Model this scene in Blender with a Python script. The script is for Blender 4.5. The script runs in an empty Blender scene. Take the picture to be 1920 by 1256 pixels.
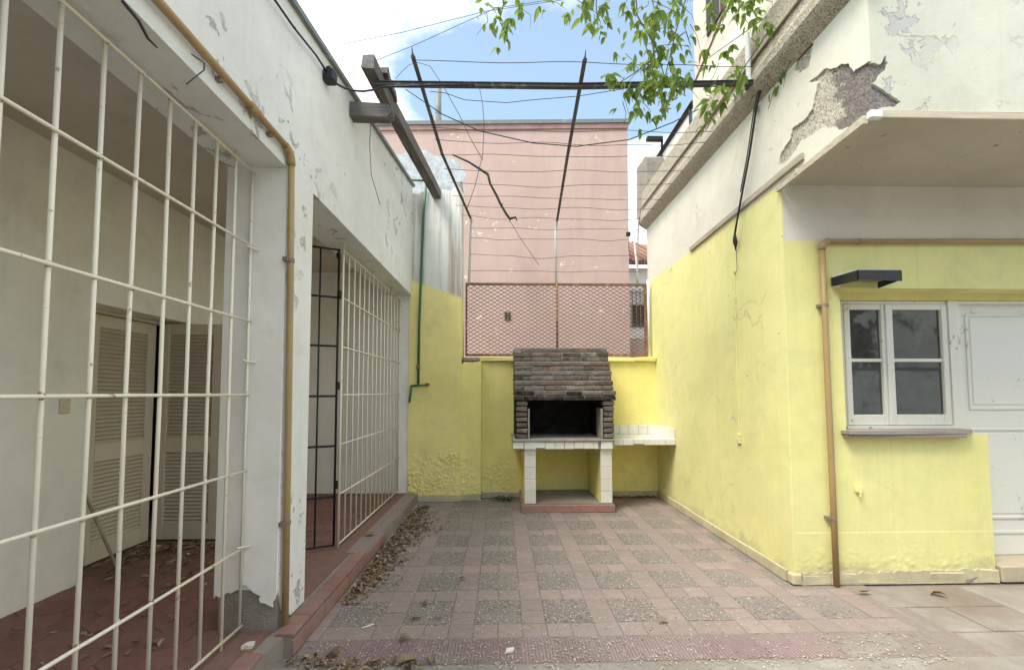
import bpy, bmesh, math, random
from mathutils import Vector, Matrix
from mathutils.geometry import tessellate_polygon

# ------------------------------------------------------------------ camera, sky, sun, exposure
scene = bpy.context.scene
cam_d = bpy.data.cameras.new('camera')
cam = bpy.data.objects.new('camera', cam_d)
scene.collection.objects.link(cam)
cam_d.sensor_width = 36.0
cam_d.lens = 786.63 / 1920 * 36
cam_d.shift_y = (698.2 - 628) / 1920
cam_d.clip_start = 0.02
cam_d.clip_end = 600
YAW, PITCH, ROLL = 0.0262, 0.0501, -0.00166
_f = Vector((math.sin(YAW)*math.cos(PITCH), math.cos(YAW)*math.cos(PITCH), math.sin(PITCH)))
_r = Vector((math.cos(YAW), -math.sin(YAW), 0))
_u = _r.cross(_f)
_r2 = _r*math.cos(ROLL) + _u*math.sin(ROLL)
_u2 = -_r*math.sin(ROLL) + _u*math.cos(ROLL)
cam.matrix_world = Matrix(((_r2.x, _u2.x, -_f.x, 0), (_r2.y, _u2.y, -_f.y, 0), (_r2.z, _u2.z, -_f.z, 1.45), (0, 0, 0, 1)))
scene.camera = cam

SUN_EL, SUN_AZ = math.radians(58), math.radians(232)      # azimuth clockwise from +Y: behind the camera, to its left
world = bpy.data.worlds.new('World')
scene.world = world
world.use_nodes = True
wt = world.node_tree
wt.nodes.clear()
def wn(t): return wt.nodes.new(t)
w_out = wn('ShaderNodeOutputWorld'); w_bg = wn('ShaderNodeBackground'); w_sky = wn('ShaderNodeTexSky')
w_sky.sky_type = 'NISHITA'; w_sky.sun_disc = False
w_sky.sun_elevation = SUN_EL; w_sky.sun_rotation = SUN_AZ
w_sky.air_density = 1.0; w_sky.dust_density = .7; w_sky.ozone_density = .8
w_tc = wn('ShaderNodeTexCoord'); w_map = wn('ShaderNodeMapping')
w_map.inputs['Scale'].default_value = (1.0, 1.0, 2.0); w_map.inputs['Location'].default_value = (4.11, 0.0, 0.3)
w_n = wn('ShaderNodeTexNoise'); w_n.inputs['Scale'].default_value = 1.9; w_n.inputs['Detail'].default_value = 6; w_n.inputs['Roughness'].default_value = .5
w_r = wn('ShaderNodeValToRGB')
w_r.color_ramp.elements[0].position = .43; w_r.color_ramp.elements[0].color = (.085, .085, .085, 1)
w_r.color_ramp.elements[1].position = .645; w_r.color_ramp.elements[1].color = (1, 1, 1, 1)
w_mix = wn('ShaderNodeMix'); w_mix.data_type = 'RGBA'
w_mix.inputs[7].default_value = (11.2, 10.7, 10.0, 1)
w_bg.inputs['Strength'].default_value = 0.1
wt.links.new(w_tc.outputs['Generated'], w_map.inputs['Vector'])
wt.links.new(w_map.outputs['Vector'], w_n.inputs['Vector'])
wt.links.new(w_n.outputs['Fac'], w_r.inputs['Fac'])
wt.links.new(w_r.outputs['Color'], w_mix.inputs[0])
w_tint = wn('ShaderNodeMix'); w_tint.data_type = 'RGBA'; w_tint.blend_type = 'MULTIPLY'; w_tint.inputs[0].default_value = 1
w_tint.inputs[7].default_value = (.82, 1.06, 1.0, 1)
wt.links.new(w_sky.outputs['Color'], w_tint.inputs[6])
wt.links.new(w_tint.outputs[2], w_mix.inputs[6])
wt.links.new(w_mix.outputs[2], w_bg.inputs['Color'])
wt.links.new(w_bg.outputs['Background'], w_out.inputs['Surface'])

sun_d = bpy.data.lights.new('sun', 'SUN')
sun_d.energy = 1.5; sun_d.angle = math.radians(25); sun_d.color = (1, .93, .82)
sun = bpy.data.objects.new('sun', sun_d)
scene.collection.objects.link(sun)
_to_sun = Vector((math.sin(SUN_AZ)*math.cos(SUN_EL), math.cos(SUN_AZ)*math.cos(SUN_EL), math.sin(SUN_EL)))
sun.rotation_euler = _to_sun.to_track_quat('Z', 'Y').to_euler()
sun.location = (0, 0, 20)

scene.view_settings.view_transform = 'Standard'
scene.view_settings.look = 'None'
scene.view_settings.exposure = 1.55
scene.view_settings.gamma = 1
scene.view_settings.use_curve_mapping = False
scene.render.engine = 'CYCLES'
scene.cycles.use_denoising = True
scene.cycles.adaptive_threshold = .018
scene.cycles.max_bounces = 9
scene.cycles.diffuse_bounces = 5
scene.cycles.transparent_max_bounces = 12

# ------------------------------------------------------------------ measured outlines (metres)
D = {
    'peel_side': [[2.4, 3.13], [2.55, 3.15], [2.6, 3.16], [2.68, 3.23], [2.76, 3.28], [2.85, 3.29], [2.96, 3.31], [3.01, 3.28], [3.13, 3.24], [3.21, 3.27], [3.19, 3.34], [3.07, 3.4], [3.05, 3.46], [2.89, 3.45], [2.84, 3.47], [2.82, 3.53], [2.78, 3.62], [2.86, 3.69], [2.77, 3.67], [2.71, 3.67], [2.62, 3.6], [2.57, 3.59], [2.52, 3.55], [2.49, 3.47], [2.43, 3.46], [2.4, 3.45]],
    'peel_front': [[2.21, 3.44], [2.26, 3.44], [2.29, 3.43], [2.33, 3.49], [2.34, 3.44], [2.33, 3.4], [2.31, 3.39], [2.24, 3.31], [2.29, 3.28], [2.41, 3.2], [2.37, 3.17], [2.27, 3.16], [2.21, 3.12]],
    'peel_small': [[2.8, 3.93], [2.82, 3.89], [2.85, 3.8], [2.94, 3.82], [3.0, 3.89], [2.97, 3.96], [2.91, 3.98], [2.85, 3.97]],
    'leaf_spots': [[-0.15, 3.26, 4.58, 6, 0.081], [0.0, 3.32, 4.57, 10, 0.102], [0.03, 3.35, 4.46, 8, 0.073], [0.16, 3.42, 4.69, 5, 0.061], [0.36, 3.32, 4.71, 3, 0.041], [0.57, 3.41, 4.79, 5, 0.081], [0.68, 2.96, 4.29, 14, 0.122], [0.79, 3.18, 4.39, 8, 0.081], [1.15, 3.42, 4.74, 26, 0.163], [1.23, 3.27, 4.42, 30, 0.142], [1.32, 3.4, 4.29, 28, 0.122], [1.1, 3.01, 3.8, 30, 0.142], [1.32, 3.18, 3.9, 22, 0.122], [1.06, 3.07, 3.72, 20, 0.122], [1.46, 3.22, 3.9, 8, 0.081], [1.18, 3.24, 3.71, 12, 0.102], [0.91, 2.96, 3.84, 8, 0.081], [0.96, 3.06, 3.77, 6, 0.061], [1.34, 3.09, 3.67, 4, 0.081], [1.6, 3.41, 4.43, 4, 0.041], [1.62, 3.33, 4.52, 3, 0.033], [1.22, 3.03, 4.32, 20, 0.163], [1.51, 3.35, 4.72, 10, 0.102], [1.67, 3.02, 4.35, 16, 0.102], [1.98, 3.26, 4.6, 18, 0.102], [1.96, 3.01, 4.3, 6, 0.081], [1.55, 2.95, 4.01, 3, 0.041], [1.77, 3.39, 4.15, 6, 0.081], [1.68, 3.05, 3.76, 10, 0.102], [1.57, 3.06, 3.59, 8, 0.061], [2.01, 3.44, 4.15, 8, 0.081], [1.83, 3.39, 3.92, 8, 0.073], [1.92, 3.09, 4.2, 5, 0.081], [2.27, 3.43, 4.43, 5, 0.081], [2.21, 3.22, 4.03, 5, 0.061], [2.23, 3.29, 3.92, 6, 0.061], [2.21, 3.05, 3.92, 1, 0.012], [2.46, 3.42, 4.77, 6, 0.102], [2.24, 3.3, 4.71, 10, 0.081]],
    'stems': [[[2.41, 3.15, 4.78], [2.2, 3.18, 4.52], [1.95, 3.21, 4.35], [1.66, 3.24, 4.15]], [[2.4, 3.15, 4.73], [2.15, 3.18, 4.35], [1.92, 3.21, 4.01], [1.75, 3.24, 3.77], [1.67, 3.27, 3.58]], [[2.4, 3.15, 4.69], [2.32, 3.18, 4.36], [2.26, 3.21, 4.07], [2.17, 3.24, 3.75]], [[1.3, 3.15, 4.84], [1.23, 3.18, 4.42], [1.22, 3.21, 4.13], [1.14, 3.24, 3.93], [1.09, 3.27, 3.71]], [[1.54, 3.15, 4.8], [1.4, 3.18, 4.34], [1.31, 3.21, 3.96], [1.16, 3.24, 3.8]], [[1.06, 3.15, 4.79], [1.09, 3.18, 4.46], [1.25, 3.21, 4.22], [1.34, 3.24, 3.94], [1.51, 3.27, 3.87]], [[1.2, 3.15, 4.08], [1.04, 3.18, 3.97], [0.92, 3.21, 3.91]], [[0.0, 3.15, 4.76], [0.02, 3.18, 4.53], [-0.01, 3.21, 4.42], [0.04, 3.24, 4.34]], [[0.77, 3.15, 4.78], [0.76, 3.18, 4.54], [0.78, 3.21, 4.39]], [[1.93, 3.15, 4.81], [1.92, 3.18, 4.57], [1.91, 3.21, 4.46]], [[1.4, 3.15, 4.26], [1.48, 3.18, 4.34], [1.53, 3.21, 4.25]]],
    'cable_sag': [[-0.98, 4.2, 4.58], [-0.6, 4.2, 4.32], [-0.22, 4.2, 4.15], [0.33, 4.2, 4.03], [0.78, 4.2, 4.0], [1.33, 4.2, 4.08], [1.79, 4.2, 4.27], [2.07, 4.2, 4.42]],
    'twig': [[-0.59, 5.0, 4.36], [-0.39, 5.0, 4.27], [-0.16, 5.0, 4.12], [-0.13, 5.0, 4.0], [-0.05, 5.0, 3.85], [0.0, 5.0, 3.74], [0.07, 5.0, 3.62], [0.11, 5.0, 3.57], [0.18, 5.0, 3.59], [0.19, 5.0, 3.55]],
    'twig_wire': [[0.1, 5.0, 3.56], [0.23, 5.0, 3.34], [0.46, 5.0, 3.0]],
    'loops': [[[-0.93, 3.6, 4.23], [-0.88, 3.6, 4.29], [-0.81, 3.6, 4.36], [-0.73, 3.6, 4.38], [-0.63, 3.6, 4.35], [-0.55, 3.6, 4.23], [-0.49, 3.6, 4.13], [-0.37, 3.6, 3.91], [-0.26, 3.6, 3.68], [-0.16, 3.6, 3.5]], [[-0.19, 3.6, 4.16], [-0.16, 3.6, 3.99], [-0.15, 3.6, 3.82], [-0.16, 3.6, 3.55], [-0.23, 3.6, 3.26], [-0.3, 3.6, 3.05]], [[-1.04, 3.6, 4.13], [-1.11, 3.6, 4.02], [-1.14, 3.6, 3.85], [-1.15, 3.6, 3.63], [-1.13, 3.6, 3.35], [-1.05, 3.6, 3.09]]],
    'sag_wire': [[-0.62, 3.55, 4.08], [-0.49, 3.55, 4.07], [-0.32, 3.55, 4.01], [-0.16, 3.55, 4.0], [0.05, 3.55, 3.99], [0.28, 3.55, 4.02], [0.68, 3.55, 4.06], [1.06, 3.55, 4.13], [1.47, 3.55, 4.22]],
    'hang': [[2.17, 3.31, 4.01], [2.17, 3.39, 3.88], [2.17, 3.51, 3.53], [2.17, 3.63, 3.26], [2.17, 3.73, 3.03], [2.17, 3.77, 2.92]],
    'hang2': [[2.18, 3.79, 2.92], [2.18, 3.75, 2.84], [2.18, 3.83, 2.79], [2.18, 3.78, 2.67], [2.18, 3.72, 2.54]],
    'roofcable': [[-1.21, 2.2, 3.64], [-1.21, 2.44, 3.64], [-1.21, 2.73, 3.71], [-1.21, 2.92, 3.73]],
    'wallwire': [[-1.2, 1.65, 2.81], [-1.2, 1.72, 2.83], [-1.2, 1.72, 2.8], [-1.2, 1.63, 2.67]],
    'hookwire': [[-1.2, 1.35, 2.74], [-1.2, 1.41, 2.73], [-1.2, 1.45, 2.7], [-1.2, 1.49, 2.7]]
}

# ------------------------------------------------------------------ helpers
rnd = random.Random(11)
COL = scene.collection

class MB:
    """collects shapes, build() links them as one mesh object"""
    def __init__(s): s.v, s.f = [], []
    def add(s, vs, fs):
        o = len(s.v); s.v += [tuple(x) for x in vs]; s.f += [tuple(i+o for i in f) for f in fs]; return s
    def box(s, x0, x1, y0, y1, z0, z1):
        return s.add([(x, y, z) for x in (x0, x1) for y in (y0, y1) for z in (z0, z1)],
                     [(0, 1, 3, 2), (4, 6, 7, 5), (0, 4, 5, 1), (2, 3, 7, 6), (0, 2, 6, 4), (1, 5, 7, 3)])
    def cbox(s, x0, x1, y0, y1, z0, z1, c=.004, jit=0):
        """box with chamfered edges"""
        lo, hi = (x0, y0, z0), (x1, y1, z1)
        vs, idx = [], {}
        for sx in (0, 1):
            for sy in (0, 1):
                for sz in (0, 1):
                    sg = (sx, sy, sz)
                    cor = [hi[k] if sg[k] else lo[k] for k in range(3)]
                    if jit: cor = [a + rnd.uniform(-jit, jit) for a in cor]
                    for ax in range(3):
                        p = [cor[k] if k == ax else cor[k] + (-c if sg[k] else c) for k in range(3)]
                        idx[(sg, ax)] = len(vs); vs.append(p)
        fs = []
        for ax in range(3):
            o = [k for k in range(3) if k != ax]
            for sd in (0, 1):
                q = []
                for a, b in ((0, 0), (1, 0), (1, 1), (0, 1)):
                    sg = [0]*3; sg[ax] = sd; sg[o[0]] = a; sg[o[1]] = b; q.append(idx[(tuple(sg), ax)])
                fs.append(tuple(q))
        for ax in range(3):                       # edges along ax
            o = [k for k in range(3) if k != ax]
            for a in (0, 1):
                for b in (0, 1):
                    q = []
                    for t, k in ((0, o[0]), (1, o[0]), (1, o[1]), (0, o[1])):
                        sg = [0]*3; sg[ax] = t; sg[o[0]] = a; sg[o[1]] = b; q.append(idx[(tuple(sg), k)])
                    fs.append(tuple(q))
        for sx in (0, 1):
            for sy in (0, 1):
                for sz in (0, 1):
                    fs.append(tuple(idx[((sx, sy, sz), k)] for k in range(3)))
        return s.add(vs, fs)
    def prism(s, poly, ax, a, b, holes=()):
        """poly (list of 2-D points) extruded along axis ax from a to b; the 2-D axes are the other two in order"""
        loops = [list(poly)] + [list(h) for h in holes]
        def p3(p, t):
            q = list(p); q.insert(ax, t); return q
        flat = [p for l in loops for p in l]
        tris = tessellate_polygon([[Vector((p[0], p[1], 0)) for p in l] for l in loops])
        n = len(flat)
        fs = [tuple(t) for t in tris] + [tuple(i+n for i in reversed(t)) for t in tris]
        o = 0
        for l in loops:
            m = len(l)
            for i in range(m):
                j = (i+1) % m
                fs.append((o+i, o+j, o+j+n, o+i+n))
            o += m
        return s.add([p3(p, a) for p in flat] + [p3(p, b) for p in flat], fs)
    def tube(s, pts, r, n=8, cap=True):
        pts = [Vector(p) for p in pts]
        rr = r if isinstance(r, (list, tuple)) else [r]*len(pts)
        up = None; vs = []
        for i, p in enumerate(pts):
            t = (pts[min(i+1, len(pts)-1)] - pts[max(i-1, 0)]).normalized()
            if up is None:
                up = t.orthogonal().normalized()
            else:
                up = (up - t*up.dot(t)).normalized()
            w = t.cross(up)
            for k in range(n):
                a = 2*math.pi*(k+.5)/n
                vs.append(p + (up*math.cos(a) + w*math.sin(a))*rr[i])
        fs = []
        for i in range(len(pts)-1):
            for k in range(n):
                fs.append((i*n+k, i*n+(k+1) % n, (i+1)*n+(k+1) % n, (i+1)*n+k))
        if cap:
            fs.append(tuple(range(n))[::-1]); fs.append(tuple((len(pts)-1)*n+k for k in range(n)))
        return s.add(vs, fs)
    def mesh(s, name, m, smooth=False):
        me = bpy.data.meshes.new(name)
        me.from_pydata(s.v, [], s.f)
        bm = bmesh.new(); bm.from_mesh(me)
        bmesh.ops.recalc_face_normals(bm, faces=bm.faces)
        bm.to_mesh(me); bm.free()
        if m: me.materials.append(m)
        if smooth:
            for p in me.polygons: p.use_smooth = True
        return me
    def build(s, name, m, parent=None, smooth=False):
        return link(name, s.mesh(name, m, smooth), parent)

def link(name, me, parent=None, loc=None, rot=None, scale=None):
    o = bpy.data.objects.new(name, me)
    COL.objects.link(o)
    if parent is not None:
        o.parent = parent
        o.matrix_parent_inverse = parent.matrix_basis.inverted()
    if loc is not None: o.location = loc
    if rot is not None: o.rotation_euler = rot
    if scale is not None: o.scale = scale
    return o
def place(name, me, parent, mtx):
    o = link(name, me, parent); o.matrix_basis = mtx; return o
def tag(o, label, cat, group=None, kind=None):
    o['label'] = label; o['category'] = cat
    if group: o['group'] = group
    if kind: o['kind'] = kind
    return o
def thing(name, label, cat, loc=(0, 0, 0), group=None):
    o = bpy.data.objects.new(name, None); COL.objects.link(o); o.location = loc; o.empty_display_size = .1
    o.matrix_basis = Matrix.Translation(loc)
    return tag(o, label, cat, group)
def struct(o):
    o['kind'] = 'structure'; return o
def B(*a, c=None, jit=0):
    return MB().box(*a) if c is None else MB().cbox(*a, c=c, jit=jit)
def P(*a, **k): return MB().prism(*a, **k)
def T(*a, **k): return MB().tube(*a, **k)
def jag(pts, amp=.008, step=.03, closed=True, seed=1):
    """roughens an outline"""
    q = random.Random(seed); out = []
    n = len(pts)
    for i in range(n if closed else n-1):
        a, b = Vector(pts[i]), Vector(pts[(i+1) % n])
        k = max(1, int((b-a).length/step))
        for j in range(k):
            p = a.lerp(b, j/k)
            if j: p = p + Vector((q.uniform(-amp, amp), q.uniform(-amp, amp)))
            out.append((p.x, p.y))
    if not closed: out.append(tuple(pts[-1]))
    return out
def wavy(a, b, n, amp, seed, sag=0):
    q = random.Random(seed); a, b = Vector(a), Vector(b); pts = []
    ph = [q.uniform(0, 6.3) for _ in range(3)]
    for i in range(n+1):
        t = i/n; p = a.lerp(b, t)
        e = min(1, 6*t, 6*(1-t))
        p.z += e*amp*(math.sin(t*9+ph[0]) + .6*math.sin(t*19+ph[1])) - sag*4*t*(1-t)
        p.y += e*amp*.6*math.sin(t*13+ph[2])
        pts.append(p)
    return pts

# ------------------------------------------------------------------ materials
class N:
    def __init__(s, name, rough=.85, spec=.3, metal=0):
        s.m = bpy.data.materials.new(name); s.m.use_nodes = True
        s.t = s.m.node_tree; s.bsdf = s.t.nodes['Principled BSDF']
        s.bsdf.inputs['Roughness'].default_value = rough
        s.bsdf.inputs['Specular IOR Level'].default_value = spec
        s.bsdf.inputs['Metallic'].default_value = metal
        s._tc = None
    def new(s, t): return s.t.nodes.new('ShaderNode'+t)
    def ln(s, a, b): s.t.links.new(a, b)
    def put(s, sock, v):
        if hasattr(v, 'links') or isinstance(v, bpy.types.NodeSocket): s.ln(v, sock)
        else:
            if isinstance(v, tuple) and len(v) == 3 and sock.type == 'RGBA': v = v+(1,)
            sock.default_value = v
    @property
    def obj(s):
        if s._tc is None: s._tc = s.new('TexCoord')
        return s._tc.outputs['Object']
    @property
    def wpos(s): return s.new('NewGeometry').outputs['Position']
    @property
    def rand(s): return s.new('ObjectInfo').outputs['Random']
    def mapv(s, vec, scale=(1, 1, 1), loc=(0, 0, 0), rot=(0, 0, 0)):
        n = s.new('Mapping'); s.ln(vec, n.inputs['Vector']); n.inputs['Scale'].default_value = scale
        n.inputs['Location'].default_value = loc; n.inputs['Rotation'].default_value = rot
        return n.outputs['Vector']
    def noise(s, scale, detail=4, rough=.55, vec=None, dist=0):
        n = s.new('TexNoise'); s.ln(vec or s.obj, n.inputs['Vector'])
        n.inputs['Scale'].default_value = scale; n.inputs['Detail'].default_value = detail
        n.inputs['Roughness'].default_value = rough; n.inputs['Distortion'].default_value = dist
        return n.outputs['Fac']
    def vor(s, scale, out='Distance', feature='F1', vec=None):
        n = s.new('TexVoronoi'); s.ln(vec or s.obj, n.inputs['Vector']); n.feature = feature
        n.inputs['Scale'].default_value = scale
        return n.outputs[out]
    def ramp(s, f, *stops):
        n = s.new('ValToRGB'); s.ln(f, n.inputs['Fac']); e = n.color_ramp.elements
        while len(e) < len(stops): e.new(.5)
        for k, (p, c) in enumerate(stops):
            e[k].position = p
            e[k].color = (c, c, c, 1) if not isinstance(c, tuple) else c+(1,)
        return n.outputs['Color']
    def mix(s, f, a, b, mode='MIX'):
        n = s.new('Mix'); n.data_type = 'RGBA'; n.blend_type = mode
        s.put(n.inputs[0], f); s.put(n.inputs[6], a); s.put(n.inputs[7], b)
        return n.outputs[2]
    def math(s, op, a, b=0.0, clamp=False):
        n = s.new('Math'); n.operation = op; n.use_clamp = clamp
        s.put(n.inputs[0], a); s.put(n.inputs[1], b); return n.outputs[0]
    def sep(s, vec):
        n = s.new('SeparateXYZ'); s.ln(vec, n.inputs[0]); return n.outputs
    def below(s, z, lvl, soft=.02, wob=None, amp=.05):
        """1 where z (plus wobble) lies under lvl"""
        if wob is not None: z = s.math('ADD', z, s.math('MULTIPLY', s.math('SUBTRACT', wob, .5), amp))
        return s.math('DIVIDE', s.math('SUBTRACT', lvl, z), soft, clamp=True)
    def bump(s, h, strength=.4, dist=.01, prev=None):
        n = s.new('Bump'); s.ln(h, n.inputs['Height']); n.inputs['Strength'].default_value = strength
        n.inputs['Distance'].default_value = dist
        if prev is not None: s.ln(prev, n.inputs['Normal'])
        return n.outputs['Normal']
    def done(s, col=None, normal=None, rough=None):
        if col is not None: s.put(s.bsdf.inputs['Base Color'], col)
        if normal is not None: s.ln(normal, s.bsdf.inputs['Normal'])
        if rough is not None: s.put(s.bsdf.inputs['Roughness'], rough)
        return s.m

def sc(c, k): return tuple(min(1, x*k) for x in c)

def plaster(name, base, upper=None, split=0, tilt=0, split_amp=.06, soft=.02, grain=.3, chips=None, chip_thr=.66, chip_scale=5,
            streak=None, streak_min=0, lower=None, dirt=None, dirt_h=.25, crack=False, lump=.35):
    n = N(name, .92, .2)
    x, y, z = n.sep(n.obj)
    big = n.noise(1.1, 5, .6)
    col = n.mix(n.ramp(big, (.3, 0.), (.7, 1.)), sc(base, .88), sc(base, 1.04))
    col = n.mix(n.math('MULTIPLY', n.ramp(n.noise(7, 6, .65), (.45, 0.), (.75, 1.)), .35), col, sc(base, .78))
    if upper is not None:
        lvl = split
        zz = n.math('SUBTRACT', z, n.math('MULTIPLY', x, tilt)) if tilt else z
        m = n.below(zz, lvl, soft, n.noise(6, 5, .6), split_amp)
        up = n.mix(n.ramp(big, (.3, 0.), (.7, 1.)), sc(upper, .86), sc(upper, 1.03))
        up = n.mix(n.math('MULTIPLY', n.ramp(n.noise(5, 6, .65), (.5, 0.), (.75, 1.)), .4), up, sc(upper, .72))
    else:
        m, up = None, None
    if streak is not None:
        f = n.ramp(n.noise(1, 5, .6, n.mapv(n.obj, (9, 9, .35))), (.46, 0.), (.60, .85))
        if streak_min: f = n.math('MULTIPLY', f, n.math('GREATER_THAN', z, streak_min))
        if up is not None: up = n.mix(f, up, streak)
        else: col = n.mix(f, col, streak)
    # sun-faded areas, rain runs and grime blotches in the paint
    col = n.mix(n.math('MULTIPLY', n.ramp(n.noise(.55, 4, .6, n.mapv(n.obj, (1, 1, .7), (3, 1, 2))), (.45, 0.), (.65, 1.)), .5), col, n.mix(.22, col, (.80, .79, .70)))
    col = n.mix(n.math('MULTIPLY', n.ramp(n.noise(1, 6, .65, n.mapv(n.obj, (13, 13, .55), (2, 5, 1))), (.53, 0.), (.72, 1.)), .20), col, sc(base, .70))
    col = n.mix(n.math('MULTIPLY', n.ramp(n.noise(2.6, 8, .7, dist=.6), (.54, 0.), (.70, 1.)), .42), col, n.mix(.5, col, (.42, .38, .29)))
    if m is not None: col = n.mix(m, up, col)
    h = n.math('ADD', n.math('MULTIPLY', n.noise(70, 4, .6), .35), n.math('MULTIPLY', n.noise(9, 5, .6), 1.0))
    nm = n.bump(h, lump, .012)
    if lower is not None:                          # coarse blistered coat near the ground
        lz, lc = lower
        ml = n.below(z, lz, .18, n.noise(3, 4, .6), .5)
        hv = n.noise(26, 8, .72, dist=.6)
        nm = n.bump(n.math('MULTIPLY', hv, ml), 1.0, .05, nm)
        pit = n.math('MULTIPLY', n.ramp(n.noise(19, 8, .7, dist=.8), (.50, 0.), (.60, 1.)), n.math('MULTIPLY', ml, .65))
        col = n.mix(pit, col, lc)
    if chips is not None:
        cf = n.math('MULTIPLY', n.ramp(n.noise(chip_scale*1.6, 8, .62, dist=.5), (chip_thr, 0.), (chip_thr+.012, 1.)), n.ramp(n.noise(.9, 3, .6), (.47, 0.), (.55, 1.)))
        col = n.mix(cf, col, chips)
        nm = n.bump(n.math('SUBTRACT', 1.0, cf), .9, .006, nm)
        dot = n.ramp(n.vor(chip_scale*1.3), (.035, 1.), (.05, 0.))
        col = n.mix(n.math('MULTIPLY', dot, n.math('GREATER_THAN', n.noise(2.3, 2), .56)), col, sc(chips, .35))
    if crack:
        nz = n.new('TexNoise'); n.ln(n.obj, nz.inputs['Vector']); nz.inputs['Scale'].default_value = 2.2; nz.inputs['Detail'].default_value = 5
        va = n.new('VectorMath'); va.operation = 'MULTIPLY_ADD'; n.ln(nz.outputs['Color'], va.inputs[0]); va.inputs[1].default_value = (1.1, 1.1, 1.1); n.ln(n.obj, va.inputs[2])
        ck = n.ramp(n.vor(.75, feature='DISTANCE_TO_EDGE', vec=va.outputs[0]), (.002, 1.), (.006, 0.))
        ck = n.math('MULTIPLY', ck, n.ramp(n.noise(1.7, 3), (.52, 0.), (.6, 1.)))
        col = n.mix(n.math('MULTIPLY', ck, .45), col, (.25, .23, .19))
    if dirt is not None:
        md = n.below(z, dirt_h*.5, dirt_h*.35, n.noise(5, 6, .65), dirt_h*1.2)
        col = n.mix(n.math('MULTIPLY', md, .7), col, dirt)
    return n.done(col, nm)

def stone(name, a, b, scale=20, bump=.4, dist=.01, rough=.9, obj_var=0.0, dirt=None, dirt_scale=1.5, fine=90):
    n = N(name, rough, .25)
    col = n.mix(n.ramp(n.noise(scale, 6, .65), (.3, 0.), (.7, 1.)), a, b)
    if obj_var:
        hv = n.new('HueSaturation'); n.ln(col, hv.inputs['Color'])
        n.put(hv.inputs['Value'], n.math('ADD', 1-obj_var/2, n.math('MULTIPLY', n.rand, obj_var)))
        col = hv.outputs['Color']
    if dirt is not None:
        col = n.mix(n.ramp(n.noise(dirt_scale, 6, .7, n.wpos), (.42, 0.), (.68, .85)), col, dirt)
    nm = n.bump(n.math('ADD', n.noise(fine, 4, .7), n.noise(scale, 5, .6)), bump, dist)
    return n.done(col, nm)

def paint(name, base, rough=.5, worn=None, worn_thr=.62, scale=25, metal=0, bump=.15, vary=.08):
    n = N(name, rough, .4, metal)
    col = n.mix(n.noise(scale*.3, 4), sc(base, 1-vary), sc(base, 1+vary))
    if worn is not None:
        f = n.ramp(n.noise(scale, 6, .7, dist=.5), (worn_thr, 0.), (worn_thr+.04, 1.))
        col = n.mix(f, col, worn)
    nm = n.bump(n.noise(scale*2, 4, .6), bump, .004)
    return n.done(col, nm)

def wood(name, a, b, axis=1, rough=.8, scale=1.0):
    n = N(name, rough, .2)
    s = [28*scale]*3; s[axis] = 1.6*scale
    g = n.noise(1, 7, .7, n.mapv(n.obj, tuple(s)), .4)
    col = n.mix(n.ramp(g, (.32, 0.), (.68, 1.)), a, b)
    return n.done(col, n.bump(g, .7, .008))

YEL = (.92, .815, .31); WHT = (.78, .80, .78); GREY = (.36, .34, .31)
M = {}
M['left'] = plaster('white_limewash', (.75, .77, .76), chips=(.46, .45, .43), chip_thr=.60, chip_scale=4.2, lump=.3, dirt=(.45, .41, .35), dirt_h=.3)
M['porch'] = plaster('cream_porch_paint', (.87, .845, .78), lump=.2, dirt=(.4, .36, .3), dirt_h=.2)
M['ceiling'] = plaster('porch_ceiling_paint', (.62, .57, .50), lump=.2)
M['pier'] = plaster('pier_render', YEL, upper=(.80, .80, .75), split=2.40-.36*-.55, tilt=-.36, split_amp=.10, soft=.05, streak=(.40, .31, .22), streak_min=2.6, dirt=(.42, .36, .25), dirt_h=.12)
M['back'] = plaster('yellow_back_paint', (.92, .81, .285), dirt=(.38, .34, .24), dirt_h=.16)
M['right'] = plaster('yellow_side_paint', (.80, .765, .34), upper=(.73, .70, .59), split=3.12, split_amp=.05, soft=.02, lump=.28, chips=(.66, .63, .42), chip_thr=.66, dirt=(.46, .41, .27), dirt_h=.30, crack=True)
M['front'] = plaster('yellow_front_paint', (.76, .715, .295), upper=(.68, .64, .56), split=2.655, split_amp=.015, soft=.008, lump=.28, dirt=(.42, .36, .25), dirt_h=.34)
M['upper'] = plaster('white_upper_paint', (.60, .59, .485), chips=(.47, .46, .43), chip_thr=.57, chip_scale=3.2, lump=.3, crack=True)
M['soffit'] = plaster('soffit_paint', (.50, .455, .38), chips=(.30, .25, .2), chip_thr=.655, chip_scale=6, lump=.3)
M['pink'] = None
M['substrate'] = stone('bare_render', (.50, .46, .39), (.70, .66, .54), 26, 1.0, .03)
M['mortar'] = stone('grey_mortar', (.27, .245, .205), (.37, .34, .29), 14, .8, .02)
def pitted(name, a, b, pit, grey=None, thr=.56):
    n = N(name, .95, .15)
    col = n.mix(n.ramp(n.noise(22, 6, .65), (.3, 0.), (.7, 1.)), a, b)
    pf = n.ramp(n.noise(88, 5, .6, dist=.3), (thr, 0.), (thr+.05, 1.))
    h = n.math('SUBTRACT', n.math('ADD', n.noise(30, 6, .7), n.noise(9, 4, .6)), pf)
    if grey is not None:
        y = n.sep(n.obj)[1]
        g = n.below(y, 2.66, .05, n.noise(7, 5, .65), .45)
        col = n.mix(g, col, n.mix(n.noise(18, 6, .7), sc(grey, .7), sc(grey, 1.25)))
        pf = n.math('MULTIPLY', pf, n.math('SUBTRACT', 1.0, n.math('MULTIPLY', g, .8)))
    col = n.mix(n.math('MULTIPLY', pf, .65), col, pit)
    return n.done(col, n.bump(h, 1.0, .02))
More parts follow.
